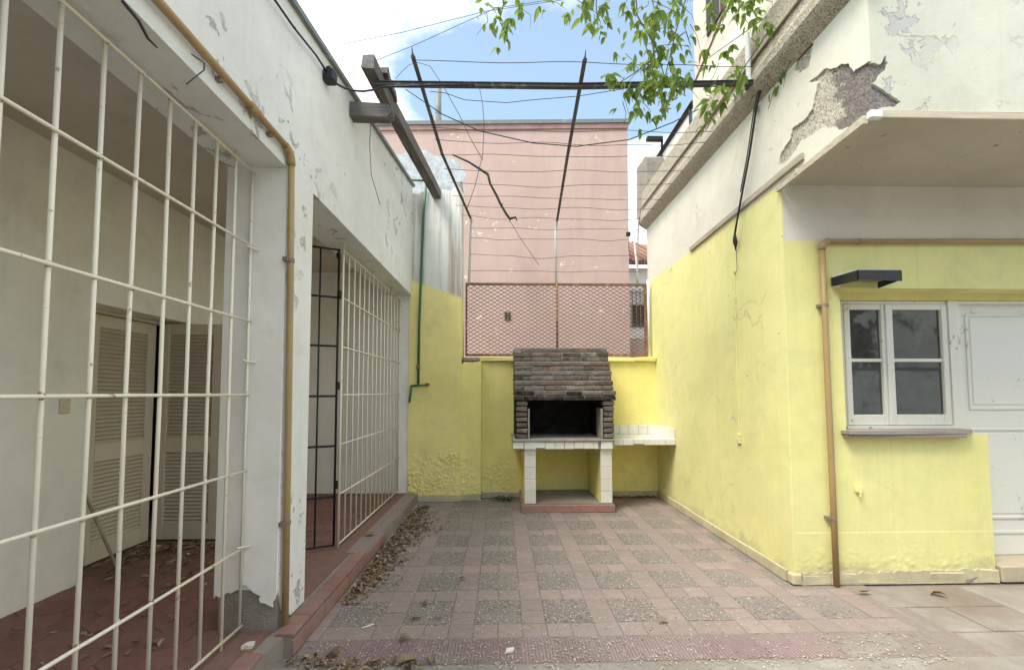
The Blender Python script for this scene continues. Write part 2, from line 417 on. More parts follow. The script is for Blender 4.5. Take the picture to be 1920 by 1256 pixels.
M['pebbledash'] = pitted('pebbledash_render', (.44, .39, .31), (.62, .56, .45), (.20, .16, .12))
M['bare'] = pitted('bare_pitted_render', (.52, .48, .39), (.68, .63, .52), (.20, .17, .14), (.28, .245, .225))
M['concrete'] = stone('worn_concrete', (.23, .215, .19), (.36, .34, .305), 5, .5, .008, dirt=(.25, .21, .17))
M['concrete2'] = stone('grey_concrete', (.235, .215, .19), (.32, .30, .265), 4, .5, .008, dirt=(.19, .14, .11), dirt_scale=1.1)
M['redconc'] = stone('red_tinted_concrete', (.30, .155, .13), (.39, .22, .185), 12, .4, .006, dirt=(.3, .22, .18))
M['kerbtile'] = stone('red_kerb_tile', (.225, .12, .10), (.29, .165, .138), 16, .3, .005, obj_var=.3, dirt=(.28, .215, .18), dirt_scale=3)
M['porchtile'] = stone('dark_red_hexagon_tile', (.19, .092, .072), (.245, .122, .097), 18, .25, .004, rough=.6, obj_var=.3, dirt=(.20, .13, .10), dirt_scale=2)
M['joint'] = stone('sandy_joint', (.20, .165, .145), (.27, .23, .205), 40, .5, .004)
M['tile'] = stone('mauve_red_tile', (.26, .20, .178), (.325, .26, .232), 14, .35, .004, obj_var=.2, dirt=(.255, .222, .198), dirt_scale=1.6)
M['groove'] = stone('grooved_mauve_tile', (.22, .15, .155), (.29, .21, .21), 10, .3, .004, obj_var=.3, dirt=(.27, .235, .21), dirt_scale=1.7)
M['whitetile'] = stone('white_glazed_tile', (.74, .73, .68), (.80, .79, .75), 6, .08, .002, rough=.3, obj_var=.1, dirt=(.66, .63, .52), dirt_scale=4)
M['grout'] = stone('dark_grout', (.30, .28, .24), (.42, .40, .35), 30, .4, .004)
M['skirt'] = stone('cement_skirting', (.50, .46, .28), (.62, .57, .36), 9, .5, .008, obj_var=.12, dirt=(.42, .37, .27), dirt_scale=5)
M['bar'] = paint('cream_metal_paint', (.76, .71, .59), .45, (.36, .26, .17), .63, 17)
M['black'] = paint('black_metal_paint', (.012, .012, .013), .45, (.30, .28, .25), .74, 14)
M['ochre'] = paint('ochre_pipe_paint', (.36, .245, .115), .5, (.24, .15, .07), .64, 9, vary=.15)
M['clamp'] = paint('rusty_clamp', (.22, .17, .13), .6, (.4, .37, .33), .6, 40)
M['green'] = paint('green_pipe_paint', (.035, .145, .085), .5, (.16, .12, .08), .68, 14)
M['iron'] = paint('dark_tee_iron', (.06, .056, .052), .7, (.16, .14, .12), .56, 12)
M['rust'] = paint('rusty_iron', (.17, .095, .055), .8, (.33, .20, .10), .55, 16)
M['polewhite'] = paint('white_pole_paint', (.72, .72, .70), .5, (.40, .30, .2), .72, 14)
M['wire'] = paint('dull_wire', (.045, .04, .04), .6)
M['cable'] = paint('black_cable', (.02, .02, .022), .5)
M['meshwire'] = paint('rusty_mesh_wire', (.13, .08, .065), .8, (.08, .05, .04), .5, 30)
M['beam'] = wood('weathered_grey_beam', (.065, .058, .054), (.19, .175, .165), 1)
M['beamx'] = wood('weathered_grey_stub', (.075, .07, .066), (.20, .185, .175), 0)
M['board'] = wood('weathered_board', (.30, .25, .19), (.52, .46, .37), 1)
M['boardx'] = wood('weathered_trim', (.42, .36, .27), (.62, .56, .44), 0)
M['sill'] = wood('grey_wood_sill', (.22, .19, .165), (.38, .34, .30), 0)
M['door'] = paint('white_door_paint', (.68, .665, .60), .55, (.46, .43, .37), .60, 5, vary=.05)
M['frame'] = paint('white_window_paint', (.67, .65, .575), .6, (.36, .31, .25), .62, 11, vary=.06)
M['shutter'] = paint('cream_shutter_paint', (.60, .53, .42), .55, (.33, .27, .2), .72, 9, vary=.08)
M['plastic'] = paint('ivory_plastic', (.62, .56, .38), .4)
M['lampblack'] = paint('black_lamp_metal', (.022, .024, .028), .35, vary=.2)
M['lampwhite'] = paint('white_lamp_housing', (.66, .64, .58), .5)
M['joint_mortar'] = stone('brick_mortar', (.22, .195, .17), (.33, .295, .26), 20, .6, .008)
M['soot'] = stone('sooty_firebox', (.006, .0055, .005), (.04, .033, .027), 7, .6, .01)
M['twig'] = stone('dead_vine_bark', (.035, .03, .026), (.09, .07, .055), 40, .8, .01)
M['stem'] = stone('vine_stem', (.07, .08, .035), (.13, .12, .06), 40, .6, .006)
M['rooftile'] = stone('terracotta_roof', (.22, .11, .085), (.30, .17, .135), 10, .4, .01, obj_var=.3)
M['metalgrey'] = paint('grey_flashing', (.16, .18, .18), .5, (.30, .33, .32), .6, 8)
M['dark'] = paint('dark_interior', (.05, .05, .048), .9)
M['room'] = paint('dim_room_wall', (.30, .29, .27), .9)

n = N('pink_wall_paint', .92, .2)                 # pink neighbour: faded paint with flaking and a bare white patch
x, y, z = n.sep(n.obj)
col = n.mix(n.ramp(n.noise(.8, 5, .6), (.3, 0.), (.7, 1.)), (.465, .335, .295), (.555, .41, .362))
col = n.mix(n.math('MULTIPLY', n.ramp(n.noise(1.2, 5, .6, n.mapv(n.obj, (3, 3, .5))), (.5, 0.), (.75, 1.)), .5), col, (.40, .30, .275))
fl = n.math('MULTIPLY', n.ramp(n.noise(5, 8, .72, dist=.5), (.59, 0.), (.62, 1.)), n.ramp(n.noise(.9, 3, .6, n.mapv(n.obj, (1, 1, 1.6))), (.54, 0.), (.62, 1.)))
col = n.mix(fl, col, (.78, .70, .60))
dx = n.math('DIVIDE', n.math('ADD', x, 1.65), 1.0); dz = n.math('DIVIDE', n.math('SUBTRACT', z, 6.15), .62)
dd = n.math('ADD', n.math('MULTIPLY', dx, dx), n.math('MULTIPLY', dz, dz))
dd = n.math('ADD', dd, n.math('MULTIPLY', n.math('SUBTRACT', n.noise(2.6, 6, .65), .5), 2.2))
col = n.mix(n.math('MULTIPLY', n.math('SUBTRACT', 1.0, dd), 9.0, clamp=True), col, n.mix(n.ramp(n.noise(6, 6, .7), (.42, 0.), (.66, 1.)), (.50, .54, .57), (.34, .33, .34)))
M['pink'] = n.done(col, n.bump(n.noise(14, 6, .65), .3, .015))

n = N('pebble_tile', .85, .3)                     # washed-pebble paving tile
vc = n.vor(62, 'Color'); vd = n.vor(62)
g = n.sep(vc)[0]
col = n.ramp(g, (.0, (.09, .08, .074)), (.35, (.195, .178, .165)), (.6, (.295, .265, .24)), (.85, (.165, .15, .14)), (1., (.38, .355, .32)))
col = n.mix(n.ramp(vd, (.42, 0.), (.62, 1.)), col, (.21, .185, .165))
col = n.mix(n.ramp(n.noise(1.4, 6, .7, n.wpos), (.40, 0.), (.66, .88)), col, (.265, .228, .204))
M['pebble'] = n.done(col, n.bump(n.math('SUBTRACT', 1.0, vd), .9, .008))

n = N('sooty_brick', .9, .2)
col = n.mix(n.ramp(n.noise(16, 6, .7), (.3, 0.), (.7, 1.)), (.125, .088, .068), (.235, .17, .13))
hv = n.new('HueSaturation'); n.ln(col, hv.inputs['Color'])
n.put(hv.inputs['Value'], n.math('ADD', .68, n.math('MULTIPLY', n.rand, .55)))
n.put(hv.inputs['Saturation'], n.math('ADD', .42, n.math('MULTIPLY', n.math('FRACT', n.math('MULTIPLY', n.rand, 7.3)), .5)))
col = n.mix(n.ramp(n.noise(7, 6, .7, n.wpos), (.52, 0.), (.66, .75)), hv.outputs['Color'], (.035, .03, .028))
col = n.mix(n.ramp(n.noise(11, 7, .75, n.wpos), (.62, 0.), (.7, .5)), col, (.36, .29, .24))
SOOT = col
M['brick'] = n.done(col, n.bump(n.math('ADD', n.noise(45, 5, .7), n.noise(14, 4, .6)), .8, .012))

n = N('fire_blackened_brick', .9, .2)
M['brick_soot'] = n.done(n.mix(n.ramp(n.noise(14, 6, .7), (.35, 0.), (.7, 1.)), (.012, .011, .010), (.085, .068, .058)), n.bump(n.math('ADD', n.noise(45, 5, .7), n.noise(14, 4, .6)), .8, .012))

def leafmat(name, a, b, back, trans=.45):
    n = N(name, .5, .35)
    r = n.rand
    col = n.mix(r, a, b)
    col = n.mix(n.math('MULTIPLY', n.noise(30, 3), .5), col, sc(a, .7))
    n.put(n.bsdf.inputs['Base Color'], col)
    tr = n.new('BsdfTranslucent'); n.put(tr.inputs['Color'], n.mix(r, back, sc(back, .75)))
    mx = n.new('MixShader'); mx.inputs[0].default_value = trans
    n.ln(n.bsdf.outputs[0], mx.inputs[1]); n.ln(tr.outputs[0], mx.inputs[2])
    n.ln(mx.outputs[0], n.t.nodes['Material Output'].inputs['Surface'])
    return n.m
M['leaf'] = leafmat('green_vine_leaf', (.085, .155, .03), (.17, .235, .055), (.34, .46, .10))
M['weed'] = leafmat('dark_weed_leaf', (.02, .05, .02), (.04, .08, .03), (.06, .12, .03), .25)
n = N('dry_leaf', .7, .3)
isl = n.new('NewGeometry').outputs['Random Per Island']
M['dry'] = n.done(n.ramp(isl, (0., (.085, .055, .032)), (.35, (.18, .12, .068)), (.7, (.28, .205, .12)), (1., (.40, .33, .21))), n.bump(n.noise(60, 3), .4, .004))
n = N('pale_straw', .8, .2)
isl = n.new('NewGeometry').outputs['Random Per Island']
M['straw'] = n.done(n.ramp(isl, (0., (.28, .22, .16)), (.5, (.42, .36, .28)), (1., (.58, .53, .44))))

n = N('window_glass', .03, .5)                    # thin pane: fresnel reflection over clear
gl = n.new('BsdfGlossy'); gl.inputs['Roughness'].default_value = .02; gl.inputs['Color'].default_value = (.9, .92, .93, 1)
tp = n.new('BsdfTransparent'); tp.inputs['Color'].default_value = (.62, .64, .63, 1)
fr = n.new('Fresnel'); fr.inputs['IOR'].default_value = 2.1
mx = n.new('MixShader'); n.ln(fr.outputs[0], mx.inputs[0]); n.ln(tp.outputs[0], mx.inputs[1]); n.ln(gl.outputs[0], mx.inputs[2])
du_ = n.new('BsdfDiffuse'); du_.inputs['Color'].default_value = (.5, .48, .43, 1)      # dusty pale film, added to brighten the pane in place of dim reflections
mx2 = n.new('MixShader'); n.ln(n.math('MULTIPLY', n.ramp(n.noise(9, 6, .7), (.35, .15), (.75, 1.)), .10), mx2.inputs[0])
n.ln(mx.outputs[0], mx2.inputs[1]); n.ln(du_.outputs[0], mx2.inputs[2])
n.ln(mx2.outputs[0], n.t.nodes['Material Output'].inputs['Surface'])
M['glass'] = n.m

# ================================================================== GROUND AND PAVING (setting)
GP, GX, GY = .4547, .435, 2.8794          # paving module and the centre of one pebble tile
struct(MB().add([(-150, -150, -.06), (150, -150, -.06), (150, 150, -.06), (-150, 150, -.06)], [(0, 1, 2, 3)]).build('ground', M['concrete']))
floor = struct(B(-1.3, 2.75, 2.30, 6.0, -.05, -.005).build('courtyard_floor', M['joint']))
U = GP/3
tile_meshes = {}
def tile(name, x0, x1, y0, y1, mat, g=.0025, top=0.0):
    w, d = round(x1-x0, 3), round(y1-y0, 3)
    key = (name, w, d)
    if key not in tile_meshes:
        tile_meshes[key] = B(-w/2+g, w/2-g, -d/2+g, d/2-g, -.03, 0, c=.003).mesh(name, mat)
    return link(name, tile_meshes[key], floor, ((x0+x1)/2, (y0+y1)/2, top+rnd.uniform(-.0022, .0022)),
                (rnd.uniform(-.004, .004), rnd.uniform(-.004, .004), rnd.uniform(-.006, .006)))
def paved(x0, x1, y0, y1):
    """clips a tile to the paved area: by the kerb, the right house and the back wall"""
    lo = -1.16; hi = 2.20 if (y0+y1)/2 > 3.13 else 2.62
    ymax = 5.93 if (x0+x1)/2 > -.28 else 5.72
    x0, x1, y1 = max(x0, lo), min(x1, hi), min(y1, ymax)
    if y0 < 3.13 < y1 and x1 > 2.2: y1 = 3.13
    if x1-x0 < .04 or y1-y0 < .04: return None
    return x0, x1, y0, y1
for j in range(-4, 5):
    for i in range(0, 8):
        cx, cy = GX+j*GP, GY+i*GP
        r = paved(cx-U, cx+U, cy-U, cy+U)
        if r: tile('pebble_tile', *r, M['pebble'], .002, -.001)
        for a, b in ((1, -1), (1, 0)):                            # column of small tiles to the right
            r = paved(cx+U, cx+2*U, cy+b*U, cy+(b+1)*U)
            if r: tile('border_tile', *r, M['tile'])
        for a in range(3):                                        # row of small tiles in front
            r = paved(cx+(a-1)*U, cx+a*U, cy-2*U, cy-U)
            if r: tile('border_tile', *r, M['tile'])
gw = .196
for k in range(15):                                               # strip of ribbed tiles along the front edge
    x0 = -1.08 + k*(gw+.003)
    key = 'groove'
    if key not in tile_meshes:
        prof = []; ng = 10; w = gw/ng
        for q in range(ng):
            a = -gw/2 + q*w
            prof += [(a+.002, -.0045), (a+.004, 0), (a+w-.004, 0), (a+w-.002, -.0045)]
        prof = [(-gw/2, -.03), (-gw/2, -.0045)] + prof + [(gw/2, -.0045), (gw/2, -.03)]
        tile_meshes[key] = P(prof, 1, -.112, .112).mesh('ribbed_tile', M['groove'])
    link('ribbed_tile', tile_meshes[key], floor, (x0+gw/2, 2.455, rnd.uniform(-.003, .001)), (rnd.uniform(-.005, .005), 0, rnd.uniform(-.006, .006)))
apron = struct(MB().prism([(-6, -5), (7, -5), (7, 2.325), (1.9, 2.325), (-1.2, 2.335), (-6, 2.335)], 2, -.05, -.004).build('concrete_apron', M['concrete']))
slab_floor = struct(B(1.9, 7, 2.327, 3.25, -.05, -.014).build('side_paving', M['joint']))
k = 0
for (x0, x1, y0, y1) in ((1.93, 2.32, 2.335, 2.56), (2.32, 2.72, 2.335, 2.56), (2.72, 3.12, 2.335, 2.56), (3.12, 3.55, 2.335, 2.56),
                         (1.93, 2.30, 2.565, 2.72), (2.63, 3.02, 2.57, 2.86), (3.02, 3.45, 2.57, 2.86), (2.63, 3.02, 2.865, 3.15), (3.02, 3.45, 2.865, 3.15),
                         (3.45, 4.1, 2.57, 3.15), (3.55, 4.2, 2.335, 2.565), (4.1, 4.8, 2.57, 3.15), (4.2, 5.0, 2.335, 2.565), (2.30, 2.63, 2.565, 2.72)):
    if y0 == 2.565: continue
    B(x0+.003, x1-.003, y0+.003, y1-.003, -.03, -.006+rnd.uniform(-.002, .002), c=.004, jit=.002).build('cement_slab', M['concrete2'] if x0 < 3.4 else M['concrete'], slab_floor)

# ================================================================== LEFT HOUSE WITH PORCH
XL = -1.24; XI = -1.59                    # outer and inner face of the porch front wall
ZP = .12                                   # porch floor
house = thing('porch_house', 'white flaking house with barred porch and brown inner ceiling', 'house', (-2.2, 2.5, 0))
def roofz(yv): return 3.405 + .16*max(0, yv)
wall = P([(-4.5, ZP), (-3.6, ZP), (-3.6, 2.79), (2.4765, 2.79), (2.4765, .34), (2.50, .29), (2.53, .20), (2.58, ZP+.05), (2.63, ZP), (2.80, ZP), (2.802, 1.2), (2.80, 2.80), (5.76, 2.80), (5.76, roofz(5.76)), (3.42, roofz(3.42)), (0, roofz(0)), (-4.5, roofz(0))],
         0, XI, XL).build('front_wall', M['left'], house)
P([(-1.57, 0), (XL-.008, 0), (XL-.008, .5), (-1.57, .5)], 1, 2.477, 2.79).build('pillar_core', M['mortar'], house)
P(jag([(XI, .30), (-1.50, .33), (-1.44, .37), (-1.37, .345), (-1.30, .27), (-1.26, .25), (XL, .32)], .016, .018, closed=False) + [(XL, 2.79), (XI, 2.79)], 1, 2.4635, 2.476).build('pillar_coat', M['porch'], house)
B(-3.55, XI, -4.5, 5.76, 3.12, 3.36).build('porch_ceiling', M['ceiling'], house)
P([(-4.5, 0), (3.09, 0), (3.09, 2.12), (4.55, 2.12), (4.55, 0), (5.80, 0), (5.80, 3.12), (-4.5, 3.12)], 0, -3.25, -2.95).build('inner_wall', M['porch'], house)
B(-3.25, XL-.004, 5.762, 6.1, 0, 4.0).build('end_wall', M['porch'], house)
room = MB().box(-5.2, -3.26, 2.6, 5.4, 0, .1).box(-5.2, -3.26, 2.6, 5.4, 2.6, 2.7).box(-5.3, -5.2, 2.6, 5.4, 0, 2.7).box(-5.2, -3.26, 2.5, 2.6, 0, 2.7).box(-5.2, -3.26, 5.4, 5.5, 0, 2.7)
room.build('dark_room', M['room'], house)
P([(-4.5, roofz(0)), (0, roofz(0)), (5.76, roofz(5.76)), (5.76, roofz(5.76)+.035), (0, roofz(0)+.035), (-4.5, roofz(0)+.035)], 0, -3.6, XL+.03).build('roof_flashing', M['metalgrey'], house)
# porch floor of hexagonal tiles
pf = B(-3.3, -1.26, -4.5, 5.77, -.02, ZP-.006).build('porch_floor', stone('dusty_red_joint', (.17, .10, .08), (.24, .15, .12), 30, .4, .004), house)
hexr = .2/math.sqrt(3)
hm = P([(hexr*.985*math.cos(math.radians(60*k+30)), hexr*.985*math.sin(math.radians(60*k+30))) for k in range(6)], 2, -.012, 0).mesh('hexagon_tile', M['porchtile'])
nh = 0
for r in range(0, 30):
    yv = 1.02 + r*hexr*1.5
    for c in range(0, 9):
        xv = -3.17 + c*.2 + (.1 if r % 2 else 0)
        if xv > -1.58 or yv > 5.68: continue
        link('hexagon_tile', hm, pf, (xv, yv, ZP+rnd.uniform(-.0015, .0015)), (rnd.uniform(-.004, .004), rnd.uniform(-.004, .004), 0)); nh += 1
# step edge: red tiles first, bare cement further back
kerb = P([(-1.29, -.02), (-1.128, -.02), (-1.128, ZP-.014), (-1.29, ZP-.014)], 1, 2.42, 5.748).build('step_edge', M['concrete'], house)
kt = MB().cbox(-.05, .05, -.098, .098, -.012, .012, c=.004).mesh('step_tile', M['kerbtile'])
kr = MB().cbox(-.008, .008, -.098, .098, -.045, .045, c=.003).mesh('riser_tile', M['kerbtile'])
for k in range(17):
    yv = 2.52 + k*.2
    if yv > 5.7: break
    if k < 6: link('step_tile', kt, kerb, (-1.167, yv, ZP-.004), (0, rnd.uniform(-.02, .02), rnd.uniform(-.01, .01)))
    if k < 9: link('riser_tile', kr, kerb, (-1.123, yv, .052), (0, 0, rnd.uniform(-.01, .01)))
P([(-1.29, 0), (-1.13, 0), (-1.135, ZP-.006), (-1.29, ZP-.002)], 1, 3.64, 5.746).build('cement_lip', stone('pinkish_cement', (.24, .185, .165), (.33, .27, .245), 6, .5, .008, dirt=(.22, .19, .165)), kerb)
P([(-1.62, 2.10), (-1.21, 2.16), (-1.17, 2.42), (-1.62, 2.45)], 2, -.01, ZP-.01).build('broken_step', M['concrete'], house)
for a in range(3): link('step_tile', kt, kerb, (-1.235, 2.16+a*.0-.2*a, ZP-.006), (0, .02, .02+.01*a))
P([(-3.0, 2.12), (-1.25, 2.12), (-1.20, -3), (-3.0, -3)], 2, -.01, ZP-.016).build('near_step', M['concrete'], house)

# ------------------------------------------------------------------ window grille in the near opening
def bar(name, a, b, r, m, parent, n=6): return T([a, b], r, n).build(name, m, parent, True)
XG = -1.463
g1 = thing('porch_grille', 'large cream white bar grille filling the near porch opening', 'grille', (XG, 1.0, .15))
z_r = (2.75, 2.31, 1.87, 1.445, 1.015, .585, .155)
for k in range(25):
    yv = 2.448 - k*.1535
    zt = 2.75 if k else 2.74
    if k == 1: zt = 2.97
    T([(XG+rnd.uniform(-.004, .004), yv, -.0 + .02 if k == 1 else .155), (XG+rnd.uniform(-.006, .006), yv+rnd.uniform(-.006, .006), 1.4), (XG, yv, min(zt, 2.775) if k != 1 else 2.785)], .0085, 6).build('upright', M['bar'], g1, True)
for q, zz in enumerate(z_r):
    ye = {1: 2.60, 5: 2.60, 2: 2.49}.get(q, 2.49)
    T([(XG+.008, -1.3, zz), (XG+.008, .8, zz+rnd.uniform(-.006, .006)), (XG+.008, 1.7, zz+rnd.uniform(-.006, .006)), (XG+.008, min(ye, 2.462), zz)], .0075, 6).build('rail', M['bar'], g1, True)
wb = MB()
for k in range(12):
    for zz in z_r:
        if rnd.random() < .8:
            yv = 2.448-k*.1535; r_ = rnd.uniform(.010, .0135)
            wb.tube([(XG+.003, yv, zz-r_), (XG+.003, yv+rnd.uniform(-.003, .003), zz), (XG+.003, yv, zz+r_)], [.006, r_, .006], 5)
wo = wb.build('weld_bead', paint('rusty_weld', (.60, .54, .43), .6, (.26, .16, .09), .50, 30), g1, True); wo['kind'] = 'stuff'
for zz in (2.29, 1.63, .59):
    T([(XG+.004, 2.40, zz+.01), (XG+.04, 2.468, zz)], .006, 6).build('wall_peg', M['bar'], g1, True)

# ------------------------------------------------------------------ grille in the far opening
XF = -1.40
g2 = thing('porch_grille', 'narrow cream white bar grille in the far porch opening', 'grille', (XF, 4.7, .12), 'porch grilles')
g1['group'] = 'porch grilles'
z2 = (2.73, 2.30, 1.865, 1.44, 1.01, .58, .155)
for k in range(15):
    yv = 3.745 + k*.1425
    T([(XF, yv, ZP-.005 if k in (0, 12) else .155), (XF+rnd.uniform(-.005, .005), yv+rnd.uniform(-.004, .004), 1.4), (XF, yv, 2.797 if k in (0, 6, 11) else 2.73)], .0075 if k else .011, 6).build('upright', M['bar'], g2, True)
for zz in z2:
    T([(XF+.007, 3.745, zz), (XF+.007, 5.755, zz+.004)], .0065, 6).build('rail', M['bar'], g2, True)

# ------------------------------------------------------------------ black gate swung inward
gx, gy = XF-.035, 3.735
gate = thing('barred_gate', 'black metal barred gate swung open into the porch', 'gate', (gx, gy, ZP))
du = Vector((-.905, -.425, 0)).normalized()
def gp(s_, z_): return (gx+du.x*s_, gy+du.y*s_, z_)
for k in range(4): bar('upright', gp(k*.15, .14), gp(k*.15, 2.74), .0105 if k in (0, 3) else .008, M['black'], gate, 4)
for zz in (2.735, 2.305, 1.87, 1.43, .995, .56, .145): bar('rail', gp(-.005, zz), gp(.455, zz), .0095, M['black'], gate, 4)
for zz in (2.33, 1.52, .66):
    h = MB().cbox(gx-.005, gx+.03, gy-.02, gy+.02, zz-.035, zz+.035, c=.005)
    h.build('hinge', M['black'], gate)
lk = MB().cbox(gx-.02, gx+.012, gy-.015, gy+.02, 2.66, 2.71, c=.004); lk.build('top_latch', M['black'], gate)

# ------------------------------------------------------------------ shutters folded in the porch doorway
sh = thing('louvred_shutter', 'cream folding louvred shutters standing in the porch doorway', 'shutter', (-3.1, 3.7, ZP))
slat_m = {}
def leaf(origin, ux, w, z0, z1, th=.035, nrm=None):
    """one shutter leaf: origin at hinge base, ux = unit vector along its width"""
    ux = Vector(ux).normalized(); uy = Vector((-ux.y, ux.x, 0)) if nrm is None else Vector(nrm)
    base = Matrix(((ux.x, uy.x, 0, origin[0]), (ux.y, uy.y, 0, origin[1]), (0, 0, 1, 0), (0, 0, 0, 1)))
    fr = MB(); s_ = .085
    fr.cbox(0, s_, -th/2, th/2, z0, z1, c=.003).cbox(w-s_, w, -th/2, th/2, z0, z1, c=.003)
    zs = [z0, z0+.14, z0+.78, z0+.92, z1-.10, z1]
    for a, b in ((zs[0], zs[1]), (zs[2], zs[3]), (zs[4], zs[5])): fr.cbox(s_, w-s_, -th/2+.002, th/2-.002, a, b, c=.003)
    me = fr.mesh('shutter_leaf', M['shutter'])
    lf = link('shutter_leaf', me, sh); lf.matrix_basis = base
    key = round(w, 3)
    if key not in slat_m:
        slat_m[key] = MB().add([(-(w/2-s_), -.014, -.012), ((w/2-s_), -.014, -.012), ((w/2-s_), .012, .012), (-(w/2-s_), .012, .012),
                                (-(w/2-s_), -.010, -.016), ((w/2-s_), -.010, -.016), ((w/2-s_), .016, .008), (-(w/2-s_), .016, .008)],
                               [(0, 1, 2, 3), (4, 7, 6, 5), (0, 4, 5, 1), (1, 5, 6, 2), (2, 6, 7, 3), (3, 7, 4, 0)]).mesh('slat', M['shutter'])
    for a, b in ((zs[1], zs[2]), (zs[3], zs[4])):
        nn = int((b-a)/.0325)
        for q in range(nn):
            o = link('slat', slat_m[key], lf); o.matrix_basis = base @ Matrix.Translation((w/2, 0, a+(q+.5)*(b-a)/nn))
    MB().box(s_, w-s_, th/2-.004, th/2-.002, z0+.1, z1-.1).build('backing', M['shutter'], lf).matrix_basis = base
    return lf
leaf((-3.19, 3.915, 0), (0, -1, 0), .62, ZP+.015, 2.085, nrm=(-1, 0, 0))
leaf((-3.15, 3.945, 0), (1, .02, 0), .575, ZP+.015, 2.10, nrm=(0, 1, 0))
leaf((-3.15, 3.99, 0), (1, .02, 0), .58, ZP+.015, 2.10, nrm=(0, 1, 0))
df = MB().box(-3.235, -3.15, 3.092, 3.29, ZP, 2.118).box(-3.235, -3.15, 3.29, 4.548, 2.09, 2.118).box(-3.235, -3.15, 4.46, 4.548, ZP, 2.09)
df.build('door_jamb', M['shutter'], sh)
MB().cbox(-3.172, -3.160, 3.30, 3.318, 1.80, 1.92, c=.003).cbox(-3.172, -3.160, 3.30, 3.318, .30, .42, c=.003).build('hinge', M['clamp'], sh)
sp = thing('light_switch', 'small ivory light switch plate on the porch wall', 'switch', (-2.947, 2.92, 1.37))
MB().cbox(-2.949, -2.938, 2.885, 2.955, 1.32, 1.42, c=.004).build('plate', M['plastic'], sp)
MB().cbox(-2.937, -2.931, 2.905, 2.935, 1.35, 1.39, c=.002).build('rocker', M['plastic'], sp)
tag(T([(-2.87, 3.29, ZP+.01), (-3.15, 3.25, .80)], .012, 6).build('leaning_stick', wood('stick_wood', (.25, .2, .15), (.4, .34, .26), 2), None, True), 'thin stick leaning against the shutter in the porch', 'stick')

# ------------------------------------------------------------------ ochre gas pipe on the left house
gpipe = thing('gas_pipe', 'ochre gas pipe running over and down the white porch pillar', 'pipe', (-1.21, 2.5, 0), 'ochre pipes')
def bend(p0, c, p1, n=5):
    p0, c, p1 = Vector(p0), Vector(c), Vector(p1)
    return [p0*(1-t)**2 + c*2*t*(1-t) + p1*t*t for t in [i/n for i in range(n+1)]]
T([(-1.212, 2.515, 0.0), (-1.212, 2.50, 1.0), (-1.212, 2.475, 2.2), (-1.212, 2.455, 2.82)], .0185, 10).build('down_pipe', M['ochre'], gpipe, True)
T(bend((-1.212, 2.455, 2.80), (-1.212, 2.455, 2.875), (-1.212, 2.385, 2.88)), .023, 10).build('elbow', M['ochre'], gpipe, True)
T([(-1.212, 2.40, 2.88), (-1.212, 1.4, 2.885), (-1.212, -3.5, 2.90)], .0185, 10).build('cross_pipe', M['ochre'], gpipe, True)
T([(-1.212, 2.11, 2.881), (-1.212, 2.05, 2.881)], .025, 10).build('coupling', M['ochre'], gpipe, True)
for zz, yy in ((2.235, 2.474), (.705, 2.505)):
    MB().tube([(-1.212, yy, zz-.012), (-1.212, yy, zz+.012)], .0225, 10).box(-1.24, -1.212, yy-.04, yy-.015, zz-.012, zz+.012).build('clamp', M['clamp'], gpipe)
for yy in (1.85, 2.25): MB().box(-1.24, -1.212, yy-.012, yy+.012, 2.85, 2.868).build('hook', M['clamp'], gpipe)

# ------------------------------------------------------------------ cable and hooks on the left house
rc = thing('power_cable', 'black cable along the white parapet ending at a clamp', 'cable', D['roofcable'][0])
T([(-1.215, 0, 3.30)] + D['roofcable'][1:], .007, 6).build('cable_run', M['cable'], rc, True)
T([D['roofcable'][1], [D['roofcable'][1][0]+.012, *D['roofcable'][1][1:]]], .004, 4).build('cable_clip', M['clamp'], rc)
e = D['roofcable'][-1]
MB().cbox(e[0]-.03, e[0]+.05, e[1]-.03, e[1]+.05, e[2]-.06, e[2]+.03, c=.012).tube([(e[0], e[1], e[2]+.05), (e[0]+.02, e[1]+.02, e[2]-.02)], .02, 6).build('tension_clamp', M['cable'], rc)
T(bend((e[0]+.02, e[1]+.04, e[2]-.03), (-1.1, 3.2, 3.76), (-.95, 3.31, 3.93)) + [(-.6, 3.31, 3.945), (-.2, 3.32, 3.965)], .008, 6).build('cable_span', M['cable'], rc, True)
tag(T(D['wallwire'], .003, 4).build('wire_hook', M['wire'], None, True), 'bent wire hook curling under the ochre pipe', 'wire')
tag(T(D['hookwire'], [.006, .006, .005, .003], 5).build('metal_spike', M['wire'], None, True), 'rusty spike sticking out below the near lintel', 'hook')

# ================================================================== BACK OF THE COURTYARD
pier = thing('wall_pier', 'tall streaked pier, white above and yellow below, beside the porch', 'pier', (-.9, 5.9, 0))
top = jag([(-1.262, 0), (-.545, 0), (-.545, 4.30), (-.62, 4.36), (-.70, 4.27), (-.80, 4.30), (-.95, 4.24), (-1.05, 4.28), (-1.15, 4.23), (-1.262, 4.25)], .012, .05)
top = [(a, max(b, 0)) if b > 4.1 else p for p in top for a, b in [p]]
top = [(-1.262, 0), (-.545, 0)] + [p for p in top if p[1] > 4.15]
P(top, 1, 5.75, 6.15).build('render', M['pier'], pier)
P(jag([(-.62, 4.27), (-.60, 4.40), (-.552, 4.45), (-.55, 4.28)], .01, .03), 1, 5.80, 5.95).build('broken_stub', M['mortar'], pier)
B(-1.22, -.545, 5.735, 5.752, 0, .085, c=.004).build('skirting', M['skirt'], pier)
bw = thing('boundary_wall', 'low yellow blistered wall behind the brick barbecue', 'wall', (.9, 6.0, 0))
P([(-.548, 0), (-.275, 0), (-.275, 1.90), (-.548, 1.86)], 1, 5.80, 6.14).build('buttress', M['back'], bw)
